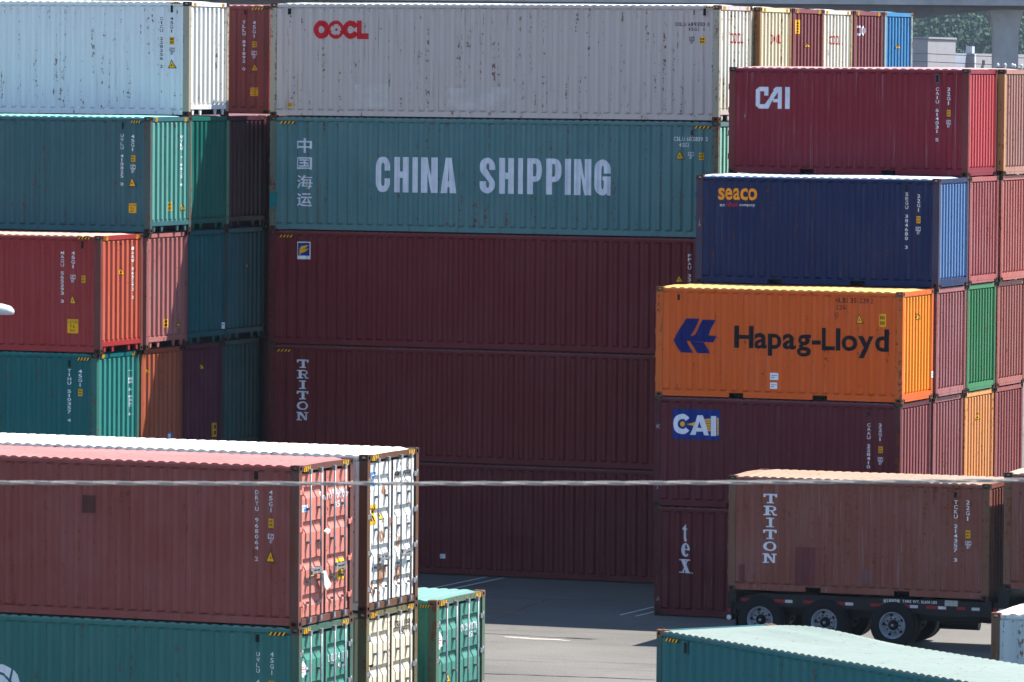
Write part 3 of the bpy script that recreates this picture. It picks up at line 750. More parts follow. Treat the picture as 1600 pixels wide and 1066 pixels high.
RE='container ends on the right face of the right block'
container('R12','container','mauve-brown container end right of the brown container with the lettered panel',(150,86,84),RE,rust=.25,fade=.35)
container('R22','container','pale orange container end, the only orange one below the green end',(226,150,86),RE,rust=.2,roofcol=(230,190,150))
container('R32','container','brownish red container end right of the pale orange end',(150,78,74),RE,rust=.25)
container('R13','container','faded mauve container end with scrapes, between the orange container and the green end',(156,92,92),RE,rust=.35,fade=.5,scratch=.5)
container('R23','container','green container end with dented ribs in the right block',(54,124,78),RE,rust=.12,fade=.3)
container('R33','container','rusty pink container end right of the green end',(160,92,82),RE,rust=.3,fade=.4)
container('R24','container','dusty rose container end directly right of the navy container',(164,84,84),RE,rust=.25,fade=.4)
container('R34','container','brick pink container end at the picture edge, right of the dusty rose end',(176,96,86),RE,rust=.25,fade=.4)
container('R35','container','tan-edged container end at the picture edge, right of the crimson container',(172,122,108),RE,rust=.3,fade=.4,frame=(190,140,90))
for r in(1,2,3): container('R%d1'%r,'container','maroon container hidden at the bottom of the right block behind the trailer',MA,'hidden containers at the bottom of the right block')
# trailer load
container('T','container','weathered brown short container with white slab letters riding on the trailer',(130,76,66),'containers on the trailer',rust=.6,fade=.3,scratch=.6,frame=(116,82,66),roofcol=(162,130,110),casting=(70,54,46))
container('T2','container','brown container at the picture edge, on the raised front of the trailer',(128,80,70),'containers on the trailer',rust=.4,fade=.2,scratch=.4,frame=(120,84,68),roofcol=(200,160,140),doors='left')
# foreground
FG='long containers in the foreground with doors in the sun'
container('D2','container','faded maroon long container with a patched side, upper one of the foreground left stack',(138,70,64),FG,doors='right',rust=.3,fade=.35,scratch=.2,frame=(104,66,58),roofcol=(176,104,98),hardware=True,sunlit_endcol=(212,126,112),casting=(72,50,42))
container('D1','container','green long container under the faded maroon one in the foreground',(55,116,111),FG,doors='right',rust=.12,fade=.2,scratch=.15,frame=(62,98,84),hardware=True,sunlit_endcol=(68,136,118),casting=(86,64,52))
container('W2','container','white long container with rusty doors behind the faded maroon one',(232,228,216),FG,doors='right',rust=.6,fade=.1,scratch=.1,frame=(98,66,46),roofcol=(238,232,218),hardware=True,sunlit_endcol=(236,234,226),casting=(70,48,38))
container('W1','container','cream long container with clean doors, under the rusty white one',(226,208,176),FG,doors='right',rust=.15,fade=.1,scratch=.1,frame=(104,100,70),hardware=True,sunlit_endcol=(238,220,188),casting=(80,56,42))
container('G1','container','green long container alone on the ground beside the white and cream doors',(56,136,116),FG,doors='right',rust=.1,fade=.25,scratch=.1,frame=(86,110,88),hardware=True,sunlit_endcol=(72,136,120),roofcol=(104,144,136),casting=(126,92,74))
container('K','container','green container with pale buckled roof running diagonally out of the front right corner',(40,111,115),'pale-roofed foreground containers at the right',rust=.08,fade=.15,roofcol=(124,138,130),casting=(140,100,72),hump=True,scratch=.1)
container('Q','container','rusty-framed pale grey container at the right edge, beyond the diagonal green one',(196,208,210),'pale-roofed foreground containers at the right',rust=.3,frame=(112,88,70),roofcol=(226,214,206),casting=(128,78,58))

# ---------------------------------------------------------------- lettering, stickers and marks
NAMES={'vtext':'code_letters','text':'code_letters','yellow':'height_sticker','yellow2':'height_sticker','grid':'marking_panel','tri':'warning_triangle','caution':'caution_sticker','hazard':'hazard_stripes','vent':'vent','paper':'paper_label','paperblue':'paper_label','papern':'paper_label','patch':'repair_patch','post':'repair_patch','scrawl':'chalk_scrawl','ystrip':'yellow_strip','diamond':'placard','blacktri':'warning_triangle','blotch':'rust_stain'}
HW={'D2','D1','W2','W1','G1'}
def decal(cid,kind,arg,u,v,w,h,colr,face):
    typ=BOX[cid][0]; L,H=DIM[typ]; root=ALLC[cid]; v*=H/BOX[cid][5]
    if kind=='vent':
        me=get('vent',m_vent); P=root.children[0].material_slots[0].material
        o=ob('vent',me,(P if colr=='same' else plain('teal_vent',(40,110,110)),HOLE),root,(u,-1.171,v)); o.scale=(w,1,h); return
    it=[]; mats=[INK[colr if colr in INK else 'white']]; A=lambda ps,m=0,l=0: it.extend((m,p,l+.0002*(i%7)) for i,p in enumerate(ps))
    X0,X1,Z0,Z1=u-w/2,u+w/2,v-h/2,v+h/2; Rr=lambda a,b,c,d:R_(X0+w*a,Z0+h*b,X0+w*c,Z0+h*d)
    if kind=='text': A(fit(line_text(arg,'r',mono=True),u,v,w,h))
    elif kind=='vtext':
        n=len(arg); st=h/n
        for i,ch in enumerate(arg):
            if ch==' ': continue
            k=.3 if ch in 'I1' else 1
            A(fit(GLY[('r',ch)],u,Z1-st*(i+.5),w*k,st*.76))
    elif kind=='heavy':
        x=0; ps=[]
        for ch in arg:
            g=heavy(ch); ww=.2 if ch=='I' else (.62 if ch=='N' else .58); ps+=fit(g,x+ww/2,.5,ww,1); x+=ww+.14
        A(fit(ps,u,v,w,h))
    elif kind=='cjk':
        g=fit(GLY[('j',arg)],u,v,w,h); A(g)
        if arg=='海': A([[(x+.014,y) for x,y in q] for q in g],0,.0012)
    elif kind=='helv':
        g=line_text('Hapag-Lloyd','b',.03); A(fit(g,u,v,w,h))
    elif kind=='seaco': A(fit(line_text('seaco','b',.03),u,v,w,h))
    elif kind=='seacosub':
        mats=[INK['white'],INK['red']]; A(fit(line_text('an','r'),X0+w*.07,v-h*.1,w*.12,h*.5)); A(fit([[(x+y*.25,y) for x,y in q] for q in line_text('HNA','r')],X0+w*.34,v+h*.08,w*.34,h*.95),1); A(fit(line_text('company','r'),X0+w*.8,v-h*.1,w*.44,h*.62))
    elif kind=='oocl': A(fit(oocl(),u,v,w,h))
    elif kind=='triton': A(fit(triton(),u,v,w,h))
    elif kind=='tex': A(fit(tex(),u,v,w,h))
    elif kind=='hllogo': A(fit(hllogo(),u,v,w,h))
    elif kind=='caislant': A(fit(caislant(),u,v,w,h))
    elif kind=='caibeam':
        mats=[INK['blue'],letter('pale_lettering',(212,214,226),.05),INK['yellow'],INK['black']]; S=lambda ps:[[(X0+(x/1.245)*w,Z0+y/.74*h) for x,y in q] for q in ps]
        A([Rr(0,0,1,1)])
        A(S(arc(.26,.37,.24,.25,.115,.125,38,322,20)),1,.002); A(S(disc(.26,.37,.065,.065)),2,.002); A(S([[(.38,.37),(.6,.43),(.6,.31)]]),2,.001)
        for k in range(5): A(S([[(.8,.50-k*.058),(1.0,.525-k*.066),(1.0,.477-k*.066),(.8,.462-k*.058)]]),2,.001)
        for k in range(5): A(S([R_(1.15,.12+k*.087,1.2,.2+k*.087)]),2,.002)
        A(S([[(.46,.11),(.6,.11),(.76,.6),(.66,.6)],[(.96,.11),(.82,.11),(.66,.6),(.78,.6)],R_(.58,.2,.84,.29),R_(1.01,.1,1.13,.59)]),1,.003)
    elif kind=='florens':
        wh=cid=='W2'; mats=[INK['white'],INK['lightblue' if wh else 'blue'],INK['white' if wh else 'yellow']]
        A([Rr(0,0,1,1)]); A([Rr(.07,.2,.93,.94)],1,.002)
        sw=lambda y,s:[(X0+w*a,Z0+h*(y+b*s)) for a,b in((.16,-.25),(.3,.0),(.5,.06),(.78,.22),(.9,.32),(.6,.3),(.3,.22),(.2,.05))]
        for y in(.56,.36 ):
            q=sw(y,.8); A([[q[0],q[1],q[7]],[q[1],q[2],q[6],q[7]],[q[2],q[3],q[5],q[6]],[q[3],q[4],q[5]]],2,.004)
    elif kind in('yellow','yellow2'):
        mats=[INK['yellow'],INK['black']]; A([Rr(0,0,1,1)])
        for y in(.58,.16):
            for k in range(3): A([Rr(.14+k*.26,y,.3+k*.26,y+.28)],1,.002)
    elif kind=='ystrip':
        mats=[INK['yellow'],INK['black']]; A([Rr(0,0,1,1)]); A([Rr(.35,.1+.2*k,.65,.2+.2*k) for k in range(4)],1,.002)
    elif kind=='grid':
        A(fit(line_text('UC','r'),u,v+h*.24,w*.85,h*.42)); A(fit(line_text('87','r'),u+w*.05,v-h*.28,w*.55,h*.38)); A([Rr(0,.48,1,.53),Rr(0,.97,1,1.02),Rr(-.02,.48,.04,1.02),Rr(.96,.48,1.02,1.02)])
    elif kind=='tri':
        mats=[INK['black'],INK['yellow']]; A([[(X0,Z0),(X1,Z0),(u,Z1)]]); A([[(X0+w*.12,Z0+h*.07),(X1-w*.12,Z0+h*.07),(u,Z1-h*.14)]],1,.002); A([[(u-w*.1,Z0+h*.28),(u+w*.1,Z0+h*.28),(u,Z0+h*.5)]],0,.004)
    elif kind=='blacktri': A([[(X0,Z1),(X1,Z1),(u,Z0)]])
    elif kind=='caution':
        mats=[INK['yellow'],INK['black']]; A([Rr(0,0,1,1)]); A(fit(line_text('CAUTION','r'),u,Z0+h*.8,w*.86,h*.2),1,.002); A(fit(line_text("9'6",'r'),u,Z0+h*.5,w*.5,h*.24),1,.002); A(fit(line_text('HIGH','r'),u,Z0+h*.2,w*.5,h*.18),1,.002)
    elif kind=='hazard':
        mats=[INK['black'],INK['yellow']]; n=4
        A([Rr(0,0,1,1)])
        for k in range(n): A([[(X0+w*(k+.1)/n-w*.03,Z0),(X0+w*(k+.55)/n-w*.03,Z0),(X0+w*(k+.9)/n,Z1),(X0+w*(k+.45)/n,Z1)]],1,.002)
    elif kind in('paper','papern'):
        mats=[INK['white'],INK['lightblue']]; A([Rr(0,0,1,1)]); A([Rr(.1,.3,.5,.42),Rr(.1,.6,.85,.7)],1,.002)
        if kind=='papern': A([Rr(.62,.1,1,.5)],1,.003)
    elif kind=='paperblue':
        mats=[INK['lightblue'],INK['white']]; A([Rr(0,0,1,1)]); A([Rr(.2,.2,.5,.8)],1,.002)
    elif kind in('patch','post'):
        a=.04*w; A([[(X0,Z0+a),(X0+a,Z0),(X1-a*.4,Z0+a*.5),(X1,Z1-a*.7),(X1-a,Z1),(X0+a*.6,Z1-a*.5)]])
    elif kind=='blotch':
        n=9; p=[(u+w/2*cos(2*pi*i/n)*(.6+.4*noise.noise((u*3,v*3,i*.9))+.2),v+h/2*sin(2*pi*i/n)*(.8+.4*noise.noise((u*2,v*5,i*.7)))) for i in range(n)]
        A([[(u,v),p[i],p[(i+1)%n]] for i in range(n)])
    elif kind=='scrawl':
        mats=[letter('faint_chalk',(150,150,156),2.2)]
        A(fit([[(x+y*.2,y) for x,y in q] for q in line_text(arg,'r',.03)],u,v,w*.75,h*.75))
    elif kind=='emblem':
        A(arc(u,v-h*.2,w*.5,h*.62,w*.0,h*.0,0,180,14))
        mats=[INK['white'],root.children[0].material_slots[0].material]
        A(arc(u-w*.1,v-h*.25,w*.44,h*.5,w*.39,h*.44,20,140,10),1,.003); A([[(u+w*.12,v-h*.4),(u+w*.18,v-h*.4),(u+w*.3,v+h*.4),(u+w*.27,v+h*.4)]],1,.003)
    elif kind=='diamond':
        mats=[INK['white'],INK['red'],INK['black']]; A([[(u,Z0),(X1,v),(u,Z1),(X0,v)]]); A([R_(u-w*.25,v-h*.02,u+w*.25,v+h*.03)],1,.002); A([R_(u+w*.1,Z0+h*.16,u+w*.45,Z0+h*.3)],0,.001); A([R_(u-w*.18,v+h*.12,u+w*.18,v+h*.15),R_(u-w*.15,v-h*.16,u+w*.15,v-h*.13)],2,.002)
    nm=NAMES.get(kind,'large_lettering' if kind in('heavy','cjk','helv','seaco','tex','triton') else 'logo')
    if face=='S':
        prof=[(-9,1.217),(9,1.217)] if kind=='hazard' else SP[typ]
        drape(nm,it,prof,0,lambda a,b,d:(a,-d,b),root,mats)
    else:
        if kind=='hazard': drape(nm,it,[(-9,L/2-.003),(9,L/2-.003)],0,lambda a,b,d:(d,a,b),root,mats)
        elif cid in HW: drape(nm,it,DP[typ],1,lambda a,b,d:(d,a,b),root,mats)
        else: drape(nm,it,EP[typ],0,lambda a,b,d:(d,a,b),root,mats)
for d in DEC: decal(*d)
# seal bag and paper hanging on the doors of the faded maroon container, rusty bar across its side
def loose(cid,name,pts,th,m,label=None):
    L,H=DIM[BOX[cid][0]]; mb=MB()
    for q in pts: mb.prism(q,'x',L/2+.05,L/2+.05+th)
    o=ob(name,mb.mesh(name),(m,),ALLC[cid])
    return o
plastic=plain('clear_plastic_bag',(224,224,214),.35)
loose('D2','document_bag',[[(-.3,.92),(-.2,.95),(-.08,.8),(.04,.7),(.0,.64),(-.16,.6),(-.26,.68)]],.04,plastic)
loose('D2','document_bag',[[(-.22,1.66),(-.12,1.71),(.0,1.68),(-.04,1.62),(-.16,1.61)]],.04,plastic)
# ---------------------------------------------------------------- trailer under the brown container
def trailer():
    typ,cx,cy,z,yaw,h=BOX['T']; root=empty('container_trailer',(cx,cy,0),yaw)
    tag(root,'black three-axle container trailer with red and white reflectors under the brown container','trailer')
    B=plain('black_trailer_paint',(24,25,30),.5,0,.3); RED=plain('red_reflector',(150,26,40),.35); WHT=plain('white_reflector',(206,208,214),.35); RIM=plain('steel_wheel_rim',(150,154,166),.5,.1,.3); TY=plain('tyre_rubber',(22,22,24),.85,0,.2)
    zt=z-.03
    for y in(-.62,.62): ob('main_beam',MB().box(-3.05,3.4,y-.07,y+.07,.62,zt-.05).prism([(3.4,.62),(5.2,.82),(9.4,.95),(9.4,zt+.2),(3.9,zt+.2),(3.4,zt-.05)],'y',y-.07,y+.07).mesh('main_beam'),(B,),root)
    for y in(-1.06,1.06):
        s=-1 if y<0 else 1
        ob('side_rail',MB().prism([(-2.95,zt-.16),(-2.2,zt-.02),(3.05,zt-.02),(3.45,zt-.06),(9.3,zt+.06),(9.3,zt-.3),(3.4,zt-.36),(1.6,zt-.36),(1.2,zt-.3),(-2.4,zt-.3),(-2.95,zt-.5)],'y',y-.04,y+.04).mesh('side_rail'),(B,),root)
    for x in(-2.9,-1.5,-.1,1.3,2.8,4.4,6.2,8.4): ob('cross_member',MB().box(x-.06,x+.06,-1.0,1.0,zt-.28,zt-.06).mesh('cross_member'),(B,),root)
    for x in(-2.93,3.0): ob('bolster',MB().box(x-.1,x+.1,-1.2,1.2,zt-.22,zt).box(x-.05,x+.05,-1.19,-1.1,zt,zt+.04).mesh('bolster'),(B,),root)
    ob('bolster',MB().box(3.25,3.5,-1.2,1.2,zt-.1,zt+.24).mesh('bolster'),(B,),root)
    ob('rear_bumper',MB().box(-3.06,-2.94,-1.2,1.2,.5,.62).box(-3.05,-2.95,-1.16,-1.02,.62,zt-.2).box(-3.05,-2.95,1.02,1.16,.62,zt-.2).prism([(-2.94,zt-.2),(-2.6,zt-.2),(-2.94,.75)],'y',-1.1,-1.04).mesh('rear_bumper'),(B,),root)
    ob('tail_light',MB().lathe([(0,-1.215),(.05,-1.215),(.06,-1.2),(.06,-1.17)],14,0,-3.0,.56).mesh('tail_light'),(WHT,),root)
    ob('tail_light',MB().box(-3.03,-2.97,-1.215,-1.2,.68,.76).mesh('tail_light'),(RED,),root)
    refl=[(-2.75,-2.5,0),(-2.42,-2.24,1),(-1.98,-1.72,0),(-1.71,-1.54,1),(-1.28,-1.02,0),(-1.01,-.83,1),(-.57,-.31,0),(-.3,-.12,1),(.28,.54,0),(.55,.73,1),(.92,1.19,0),(1.2,1.38,1),(1.57,1.84,0),(1.85,2.03,1),(2.28,2.46,0),(2.62,2.8,1),(3.0,3.2,0),(3.24,3.42,1),(3.9,4.16,0),(4.17,4.35,1)]
    for a,b,k in refl: ob('reflector',MB().box(a,b,-1.108,-1.1005,zt-.21,zt-.145).mesh('reflector'),(WHT if k else RED,),root)
    flat=[(-9,1.102),(9,1.102)]; t3=lambda a,b,d:(a,-d,b)
    drape('number_plate',[(0,R_(.57,zt-.13,.97,zt-.02),0)]+[(1,p,.002) for p in fit(line_text('418828','r',mono=True),.77,zt-.075,.36,.085)],flat,0,t3,root,[plain('grey_plate',(110,110,112),.6),INK['white']])
    drape('lettering',[(0,p,0) for p in fit(line_text('TARE WT. 10,600 LBS','r',.07),1.42,zt-.07,.8,.075)],flat,0,t3,root,[INK['white']])
    ob('number_plate',MB().box(2.0,2.3,-1.112,-1.1005,zt-.13,zt-.005).mesh('number_plate'),(plain('faded_plate',(176,178,176),.7,0,.35,30),),root)
    wheel=None
    def tyre_me(): return MB().lathe([(.3,-.13),(.36,-.15),(.46,-.15),(.505,-.135),(.525,-.1),(.525,.1),(.505,.135),(.46,.15),(.36,.15),(.3,.13)],40).mesh('tyre')
    def rim_me():
        mb=MB().lathe([(.302,-.135),(.3,-.15),(.285,-.15),(.272,-.12),(.262,-.02),(.235,.0),(.19,-.05),(.125,-.07),(.115,.0)],40)
        for k in range(10): mb.lathe([(.0,-.1),(.018,-.1),(.018,-.05)],8,1,.158*cos(2*pi*k/10),.158*sin(2*pi*k/10))
        for k in range(5): mb.lathe([(.0,-.045),(.034,-.045),(.034,.0)],10,1,.222*cos(2*pi*k/5+.55),.222*sin(2*pi*k/5+.55))
        return mb.mesh('rim')
    def hub_me(): return MB().lathe([(0,-.13),(.04,-.13),(.05,-.12),(.085,-.115),(.105,-.1),(.11,-.02)],20).lathe([(0,-.15),(.03,-.15),(.032,-.13)],12,1).mesh('hub')
    T_,R2,H_=tyre_me(),rim_me(),hub_me()
    for i,x in enumerate((-2.27,-.765,.82)):
        ob('axle',MB().tube([(x,-1.0,.53),(x,1.0,.53)],.06,10).box(x-.5,x+.5,-.66,-.58,.6,.68).box(x-.5,x+.5,.58,.66,.6,.68).mesh('axle'),(B,),root)
        for y,r in((-1.06,0),(-.73,pi),(.73,0),(1.06,pi)):
            w=ob('wheel',T_,(TY,),root,(x,y,.53),r)
            ob('rim',R2,(RIM,BLACK),w); ob('hub',H_,(BLACK,RIM),w)
    ob('mud_flap',MB().box(-2.85,-2.83,-1.2,-.6,.2,.75).mesh('mud_flap'),(BLACK,),root)
    ob('mud_flap',MB().box(-2.85,-2.83,.6,1.2,.2,.75).mesh('mud_flap'),(BLACK,),root)
    ob('air_hose',MB().tube([(2.2+.12*k,-.95,.66-.1*sin(k*.6)-.05*(k>6)+.015*k) for k in range(16)],.022,6).tube([(2.7+.12*k,-.9,.72-.07*sin(k*.7)) for k in range(12)],.02,6).mesh('air_hose'),(BLACK,),root)
    ob('air_tank',MB().tube([(1.7,-.35,.55),(2.6,-.35,.55)],.13,12).mesh('air_tank'),(B,),root)
    # landing leg and front support, beyond the right edge of the photograph
    for y in(-.75,.75): ob('landing_leg',MB().box(6.9,7.05,y-.07,y+.07,.06,.95).box(6.8,7.15,y-.15,y+.15,0,.06).mesh('landing_leg'),(B,),root)
trailer()

# ---------------------------------------------------------------- ground and its marks
def asphalt():
    m,nt,N,L=newmat('asphalt'); tc=nd(nt,'ShaderNodeTexCoord'); v=tc.outputs['Object']
    a=noise_(nt,v,.12,5,.6); f=noise_(nt,v,26,3,.7); p=noise_(nt,v,.9,6,.65)
    vo=nd(nt,'ShaderNodeTexVoronoi',feature='DISTANCE_TO_EDGE'); vo.inputs['Scale'].default_value=.11; wv=nd(nt,'ShaderNodeVectorMath',operation='ADD')
    nz=nd(nt,'ShaderNodeTexNoise'); nz.inputs['Scale'].default_value=.5; nz.inputs['Detail'].default_value=6; L(v,nz.inputs['Vector']); L(v,wv.inputs[0]); L(nz.outputs['Color'],wv.inputs[1]); L(wv.outputs[0],vo.inputs['Vector'])
    base=mix(nt,ramp(nt,a,.35,.65),(.085,.08,.073),(.12,.114,.104)); b2=mix(nt,ramp(nt,f,.3,.7),(.55,.55,.55),(1.3,1.3,1.3))
    c=mix(nt,1.,base,b2,'MULTIPLY'); c=mix(nt,mathn(nt,'MULTIPLY',ramp(nt,p,.55,.75),.35),c,(.055,.053,.05))
    c=mix(nt,ramp(nt,vo.outputs['Distance'],.0,.0045,(.75,),(0,)),c,(.025,.025,.025))
    def tmap(sc,rz):
        q=nd(nt,'ShaderNodeMapping'); q.inputs['Scale'].default_value=sc; q.inputs['Rotation'].default_value=(0,0,rz); L(v,q.inputs[0]); return q.outputs[0]
    c=mix(nt,mathn(nt,'MULTIPLY',ramp(nt,noise_(nt,tmap((.12,2.6,1),.06),1.,3,.5),.56,.68),.3),c,(.045,.044,.043))   # tyre tracks
    c=mix(nt,mathn(nt,'MULTIPLY',ramp(nt,noise_(nt,tmap((1,1,1),0),.55,5,.7),.64,.72),.5),c,(.03,.03,.03))          # oil stains
    c=mix(nt,mathn(nt,'MULTIPLY',ramp(nt,noise_(nt,tmap((.5,5,1),-.3),1.4,4,.6),.66,.72),.35),c,(.2,.195,.185))      # scuffs
    b=nd(nt,'ShaderNodeBsdfPrincipled'); L(c,b.inputs['Base Color']); b.inputs['Roughness'].default_value=.9; b.inputs['Specular IOR Level'].default_value=.1
    bp=nd(nt,'ShaderNodeBump'); bp.inputs['Strength'].default_value=.5; bp.inputs['Distance'].default_value=.01; L(f,bp.inputs['Height']); L(bp.outputs[0],b.inputs['Normal'])
    o=nd(nt,'ShaderNodeOutputMaterial'); L(b.outputs[0],o.inputs[0]); return m
g=ob('ground',MB().add([(-5000,-1500,0),(4000,-1500,0),(4000,6000,0),(-5000,6000,0)],[(0,1,2,3)]).mesh('ground',False),(asphalt(),)); g['kind']='structure'
def marking(name,label,polys,mat,group=None,z=.004):
    mb=MB()
    for q in polys: mb.add([(x,y,z) for x,y in q],[tuple(range(len(q)))])
    return tag(ob(name,mb.mesh(name,False),(mat,)),label,'road marking',group)
LINEP=letter('worn_road_paint',(190,190,186),.9); YLW=letter('worn_yellow_paint',(150,112,50),1.3); PAL=letter('spilled_white_paint',(160,154,144),1.2); TAR=letter('dark_tar_seal',(30,30,32),.6)
BAY='white parking bay lines on the shaded asphalt'
marking('bay_line','white bay line at the foot of the plain maroon container, left of the pair',[R_(-6.14,-3.6,-6.04,-.05)],LINEP,BAY)
marking('bay_line','white bay line at the foot of the plain maroon container, right of the pair',[R_(-5.66,-3.6,-5.56,-.05)],LINEP,BAY)
marking('bay_line','white bay line ending left of the dark red short container with serif letters',[R_(.46,-7.9,.55,-5.6)],LINEP,BAY)
marking('bay_line','white bay line running under the corner of the dark red short container',[R_(.9,-8.0,.98,-6.6)],LINEP,BAY)
rnd=random.Random(4)
def blotch(cx,cy,rx,ry,n=18,j=.4): return [(cx+rx*cos(2*pi*i/n)*(1+rnd.uniform(-j,j)),cy+ry*sin(2*pi*i/n)*(1+rnd.uniform(-j,j))) for i in range(n)]
marking('paint_patch','pale spilled paint patch on the sunlit asphalt',[blotch(.9,-14.0,.75,.16),blotch(.2,-13.85,.3,.06)],PAL,z=.006)
marking('tar_seal','dark tar repair beside the pale paint patch on the sunlit asphalt',[blotch(1.65,-13.5,.45,.09),blotch(1.0,-13.5,.6,.03),blotch(-.2,-13.4,.7,.03)],TAR)
marking('crack_seal','thin dark crack running across the sunlit asphalt near the green container doors',[[(x,y) for x,y in[(1.5+.35*i,-21.45+.05*i+rnd.uniform(-.05,.05)) for i in range(20)]]+[(x,y) for x,y in[(1.5+.35*i,-21.52+.05*i+rnd.uniform(-.03,.03)) for i in range(19,-1,-1)]]],TAR)
marking('chalk_marks','faded yellow scrawl on the shaded asphalt',[[(x,y),(x+.3,y+.15),(x+.3,y+.2),(x,y+.05)] for x,y in((-2.9,-8.2),(-2.6,-8.35),(-2.3,-8.5),(-2.1,-8.3),(-1.9,-8.75))]+[R_(-2.6,-8.6,-1.7,-8.55)],YLW)

# ---------------------------------------------------------------- cable across the view, and the street lamp at the left
def cable():
    a,b=Vector((30.988,-99.963,10.172)),Vector((37.169,-97.483,10.245)); d=b-a; u=d.normalized(); n=Vector((-u.y,u.x,0)); mb=MB()
    for s in range(3):
        pts=[]
        for i in range(-420,560):
            t=i/70; p=a+d*t; p.z+=.056*(t*t-t)*1.0; ph=2*pi*(i*d.length/70)/.8+2*pi*s/3
            pts.append(p+n*.0085*cos(ph)+Vector((0,0,1))*.0085*sin(ph))
        mb.tube(pts,.006,6)
    tag(ob('overhead_cable',mb.mesh('overhead_cable'),(plain('aluminium_cable',(178,172,166),.45,.3,.15,9),)),'twisted pale metal cable stretched across the whole view in front of the stacks','cable')
cable()
def lamp():
    r=empty('street_lamp',(-.3,-43.56,0)); tag(r,'pale street lamp head poking in from the left edge beside the red container','street lamp')
    M=plain('pale_lamp_metal',(200,200,204),.45,.1,.1)
    ob('pole',MB().tube([(0,0,0),(0,0,8.2)],[.11,.07],14).box(-.2,.2,-.2,.2,.0,.03).mesh('pole'),(GALV,),r)
    ob('arm',MB().tube([(0,0,7.9),(.3,0,8.3),(.9,.01,8.5),(2.0,.03,8.53)],.04,10).mesh('arm'),(GALV,),r)
    pr=[(0,.05),(.1,.1),(.35,.17),(.6,.165),(.76,.12),(.82,.06),(.835,.0)]; mb=MB(); n=14; rings=[]
    for x,w in pr:
        rings.append([(x+1.99,.03+w*cos(2*pi*k/n)*1.05,8.52+max(-.055,w*sin(2*pi*k/n)*.85)) for k in range(n)])
    vs=[p for q in rings for p in q]; mb.add(vs,[(i*n+k,i*n+(k+1)%n,(i+1)*n+(k+1)%n,(i+1)*n+k) for i in range(len(pr)-1) for k in range(n)],0,True)
    ob('lamp_head',mb.mesh('lamp_head'),(M,),r)
    ob('lens',MB().lathe([(0,-.0),(.1,-.0),(.1,.02)],16).mesh('lens'),(plain('frosted_lens',(210,214,214),.3),),r,(2.45,.03,8.462)).rotation_euler=(pi/2,0,0)
lamp()

# ---------------------------------------------------------------- far background: viaduct, warehouse, wires, wooded hill
HD=.38094; BX=lambda x,y,z=0:(47.795+cos(HD)*x-sin(HD)*y,-132.993+sin(HD)*x+cos(HD)*y,z)   # x across the view, y away from the camera
CONC=plain('viaduct_concrete',(176,176,178),.85,0,.18,.35); CONC2=plain('weathered_concrete',(164,164,168),.85,0,.2,.5)
def viaduct():
    r=empty('viaduct',BX(0,500),HD); tag(r,'grey concrete viaduct crossing behind the stacks at the top right','bridge')
    zb=18.72
    ob('deck',MB().prism([(0,zb),(0,zb+.35),(13,zb+.35),(13,zb)],'x',-36,110).mesh('deck'),(CONC,),r)
    ob('parapet',MB().box(-36,110,-.35,-.02,zb-.12,zb+1.3).mesh('parapet'),(CONC2,),r)
    ob('parapet',MB().box(-36,110,13.02,13.35,zb-.12,zb+1.3).mesh('parapet'),(CONC2,),r)
    mb=MB(); xs=[-36,-10,-6,10,20,36.5,42.5,50,110]; dz=[3.4,3.3,3.2,2.6,2.3,1.15,.45,.3,.3]
    for y0,y1 in((1.6,2.0),(10.6,11)):
        vs=[];
        for x,d in zip(xs,dz): vs+=[(x,y0,zb-.004),(x,y1,zb-.004),(x,y1,zb-d),(x,y0,zb-d)]
        n=len(xs); mb.add(vs,[(4*i+a,4*i+b,4*i+4+b,4*i+4+a) for i in range(n-1) for a,b in((0,1),(1,2),(2,3),(3,0))]+[(0,1,2,3),(4*n-4,4*n-3,4*n-2,4*n-1)])
    for k in range(6):
        for i in range(len(xs)-1):
            f=(k+1)/7; mb.prism([(xs[i],zb-dz[i]*f),(xs[i+1],zb-dz[i+1]*f),(xs[i+1],zb-dz[i+1]*f-.05),(xs[i],zb-dz[i]*f-.05)],'y',1.54,1.6)
    ob('girder',mb.mesh('girder'),(plain('girder_concrete',(112,110,116),.85,0,.15,.4),),r)
    def pier(x,w):
        m=MB(); d=2.2; y=2.3; sh=[(0,w),(zb-2.6,w),(zb-1.2,w+.25),(zb-.45,w*1.42)]
        for y0,y1 in((y,y+d),):
            vs=[]
            for z,ww in sh: vs+=[(x-ww,y0,z),(x-ww*.3,y0-.25,z),(x+ww,y0,z),(x+ww,y1,z),(x-ww,y1,z)]
            n=len(sh); m.add(vs,[(5*i+k,5*i+(k+1)%5,5*i+5+(k+1)%5,5*i+5+k) for i in range(n-1) for k in range(5)]+[(0,1,2,3,4),tuple(range(5*n-5,5*n))])
        ob('pier',m.mesh('pier'),(CONC2,),r)
    pier(43.35,1.08); pier(33.0,.6); pier(-34,.8)
viaduct()
